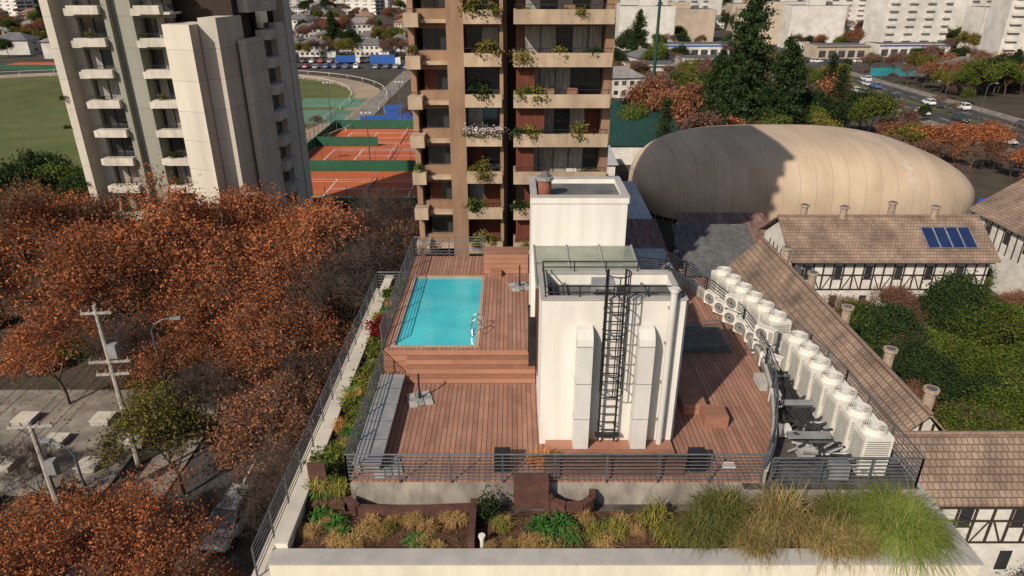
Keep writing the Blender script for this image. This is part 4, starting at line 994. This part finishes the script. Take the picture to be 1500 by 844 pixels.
for x,y,s in((-5.2,15.4,1.0),(-5.75,15.7,.9),(-2.75,14.7,.95),(-5.9,16.6,1.3),(-5.6,16.9,1.2),(1.0,14.9,1.2),(1.45,15.3,1.25),(.8,15.3,1.1),(1.7,14.9,1.0),(2.9,15.3,.8),(-4.9,15.0,.7)): g('agapanthus_plant',R.choice(Gs),x,y,zs,s)
for x,y,s in((2.4,15.0,1),(3.0,15.1,1.1),(-.3,15.3,.9),(4.2,15.5,1.5),(4.5,14.9,1.3),(-3.6,15.2,.8)): g('ornamental_grass',R.choice(Gy),x,y,zs,s)
for x,y,s,i in((5.3,14.8,.9,1),(6.1,15.4,1.2,1),(6.8,14.5,.85,0),(7.8,15.2,1.25,0),(8.9,14.5,.95,0),(9.5,15.4,1.05,1),(9.6,14.4,.8,0),(12.0,14.8,.6,0)): g('feather_grass',Ge[i],x,y,zs,s)
g('fountain_grass',Gf,11.0,15.0,zs,1.12)
g('orange_grass',Go,.95,17.2,.003,1.1);g('orange_grass',Go,1.2,17.35,.003,1.0);g('orange_grass',Go,.7,17.3,.003,.8)
obj('shrub',bushmesh('shrub',90,L_dark,.3,.8,26,30,.09,.1),(-.75,15.8,zs),0)
rsm=bushmesh('red_shrub',91,L_red,.55,.7,30,50,.1,.14)
obj('red_shrub',rsm,(-5.65,26.6,-.5),0,1.15);obj('red_shrub',rsm,(-5.75,25.9,-.5),2,.8);obj('red_shrub',rsm,(-5.6,20.2,-.5),2,.35)
for i in range(100):
    y=R.uniform(16.6,32.3);x=R.uniform(-6.05,-5.25);k=R.random()
    if 25.2<y<27.6: continue
    if k<.4:g('ornamental_grass',R.choice(Gy),x,y,-.5,R.uniform(.7,1.4))
    elif k<.6:g('dry_grass',R.choice(Gd),x,y,-.5,R.uniform(.6,1.1))
    elif k<.75:g('agapanthus_plant',R.choice(Gs),x,y,-.5,R.uniform(.7,1.3))
    elif k<.8:g('orange_grass',Go,x,y,-.5,R.uniform(.7,1.1))
    else: obj('shrub',pl[i%2],(x,y,-.5),R.random()*6,R.uniform(.5,1.0))
for x,y in((10.8,31.9),(6,32.2),(6.8,32),(5.3,32.3)): g('ornamental_grass',Gy[0],x,y,0,1.3)
rs=np.random.RandomState(8);n=3200;C=np.stack([rs.uniform(-6.1,12.2,n),rs.uniform(14.4,15.9,n),np.full(n,-.70)],1)
V,Q=leafq(C,1,.0,.06,rs);V[:,2]=-.69+(V[:,2]+.70)*.3;obj('plant_litter',npm('plant_litter',V,Q,np.zeros(len(Q)),[L_rust2]))
n=260;C=np.stack([rs.uniform(-4.8,7.5,n),rs.uniform(16.7,21.9,n),np.full(n,.02)],1)
V,Q=leafq(C,1,.0,.055,rs);V[:,2]=.02+(V[:,2]-.02)*.3;obj('deck_leaves',npm('deck_leaves',V,Q,np.zeros(len(Q)),[L_dry]))
rs=random.Random(3);b=MB();pts=[]
for i in range(61):
    x=-4000+i*133;pts.append((x,4200,G+60+120*abs(math.sin(i*.37))+60*rs.random()))
vs=[(x,3400,G-1) for x,y,z in pts]+pts;b.add('ground',vs,[(i,i+1,62+i,61+i) for i in range(60)]);b.build('hills')

# ------------------------------------------------------------ light, world, camera
az=Vector((-.60,-.80));el=math.radians(36)
sd=Vector((az.x*math.cos(el),az.y*math.cos(el),math.sin(el)))
sl=bpy.data.lights.new('sun','SUN');sl.energy=4.8;sl.angle=math.radians(.7);sl.color=(1,.90,.77)
so=bpy.data.objects.new('sun',sl);sc.collection.objects.link(so);so.rotation_euler=(-sd).to_track_quat('-Z','Y').to_euler();so.location=(-30,-60,80)
w=bpy.data.worlds.new('World');sc.world=w;w.use_nodes=True;nt=w.node_tree
sky=nt.nodes.new('ShaderNodeTexSky');sky.sky_type='NISHITA';sky.sun_disc=False;sky.sun_elevation=el;sky.sun_rotation=math.atan2(az.x,az.y)%(2*pi);sky.dust_density=2.0
bg=nt.nodes['Background'];nt.links.new(sky.outputs[0],bg.inputs[0]);bg.inputs[1].default_value=.085
cam=bpy.data.cameras.new('camera');co=bpy.data.objects.new('camera',cam);sc.collection.objects.link(co);sc.camera=co
co.location=(0,0,14);co.rotation_euler=(math.radians(90-24.5),0,0);cam.lens=24;cam.sensor_width=36;cam.clip_end=9000;cam.clip_start=.1
sc.view_settings.view_transform='Standard';sc.view_settings.look='None';sc.view_settings.exposure=0
print('objects',len(bpy.data.objects))
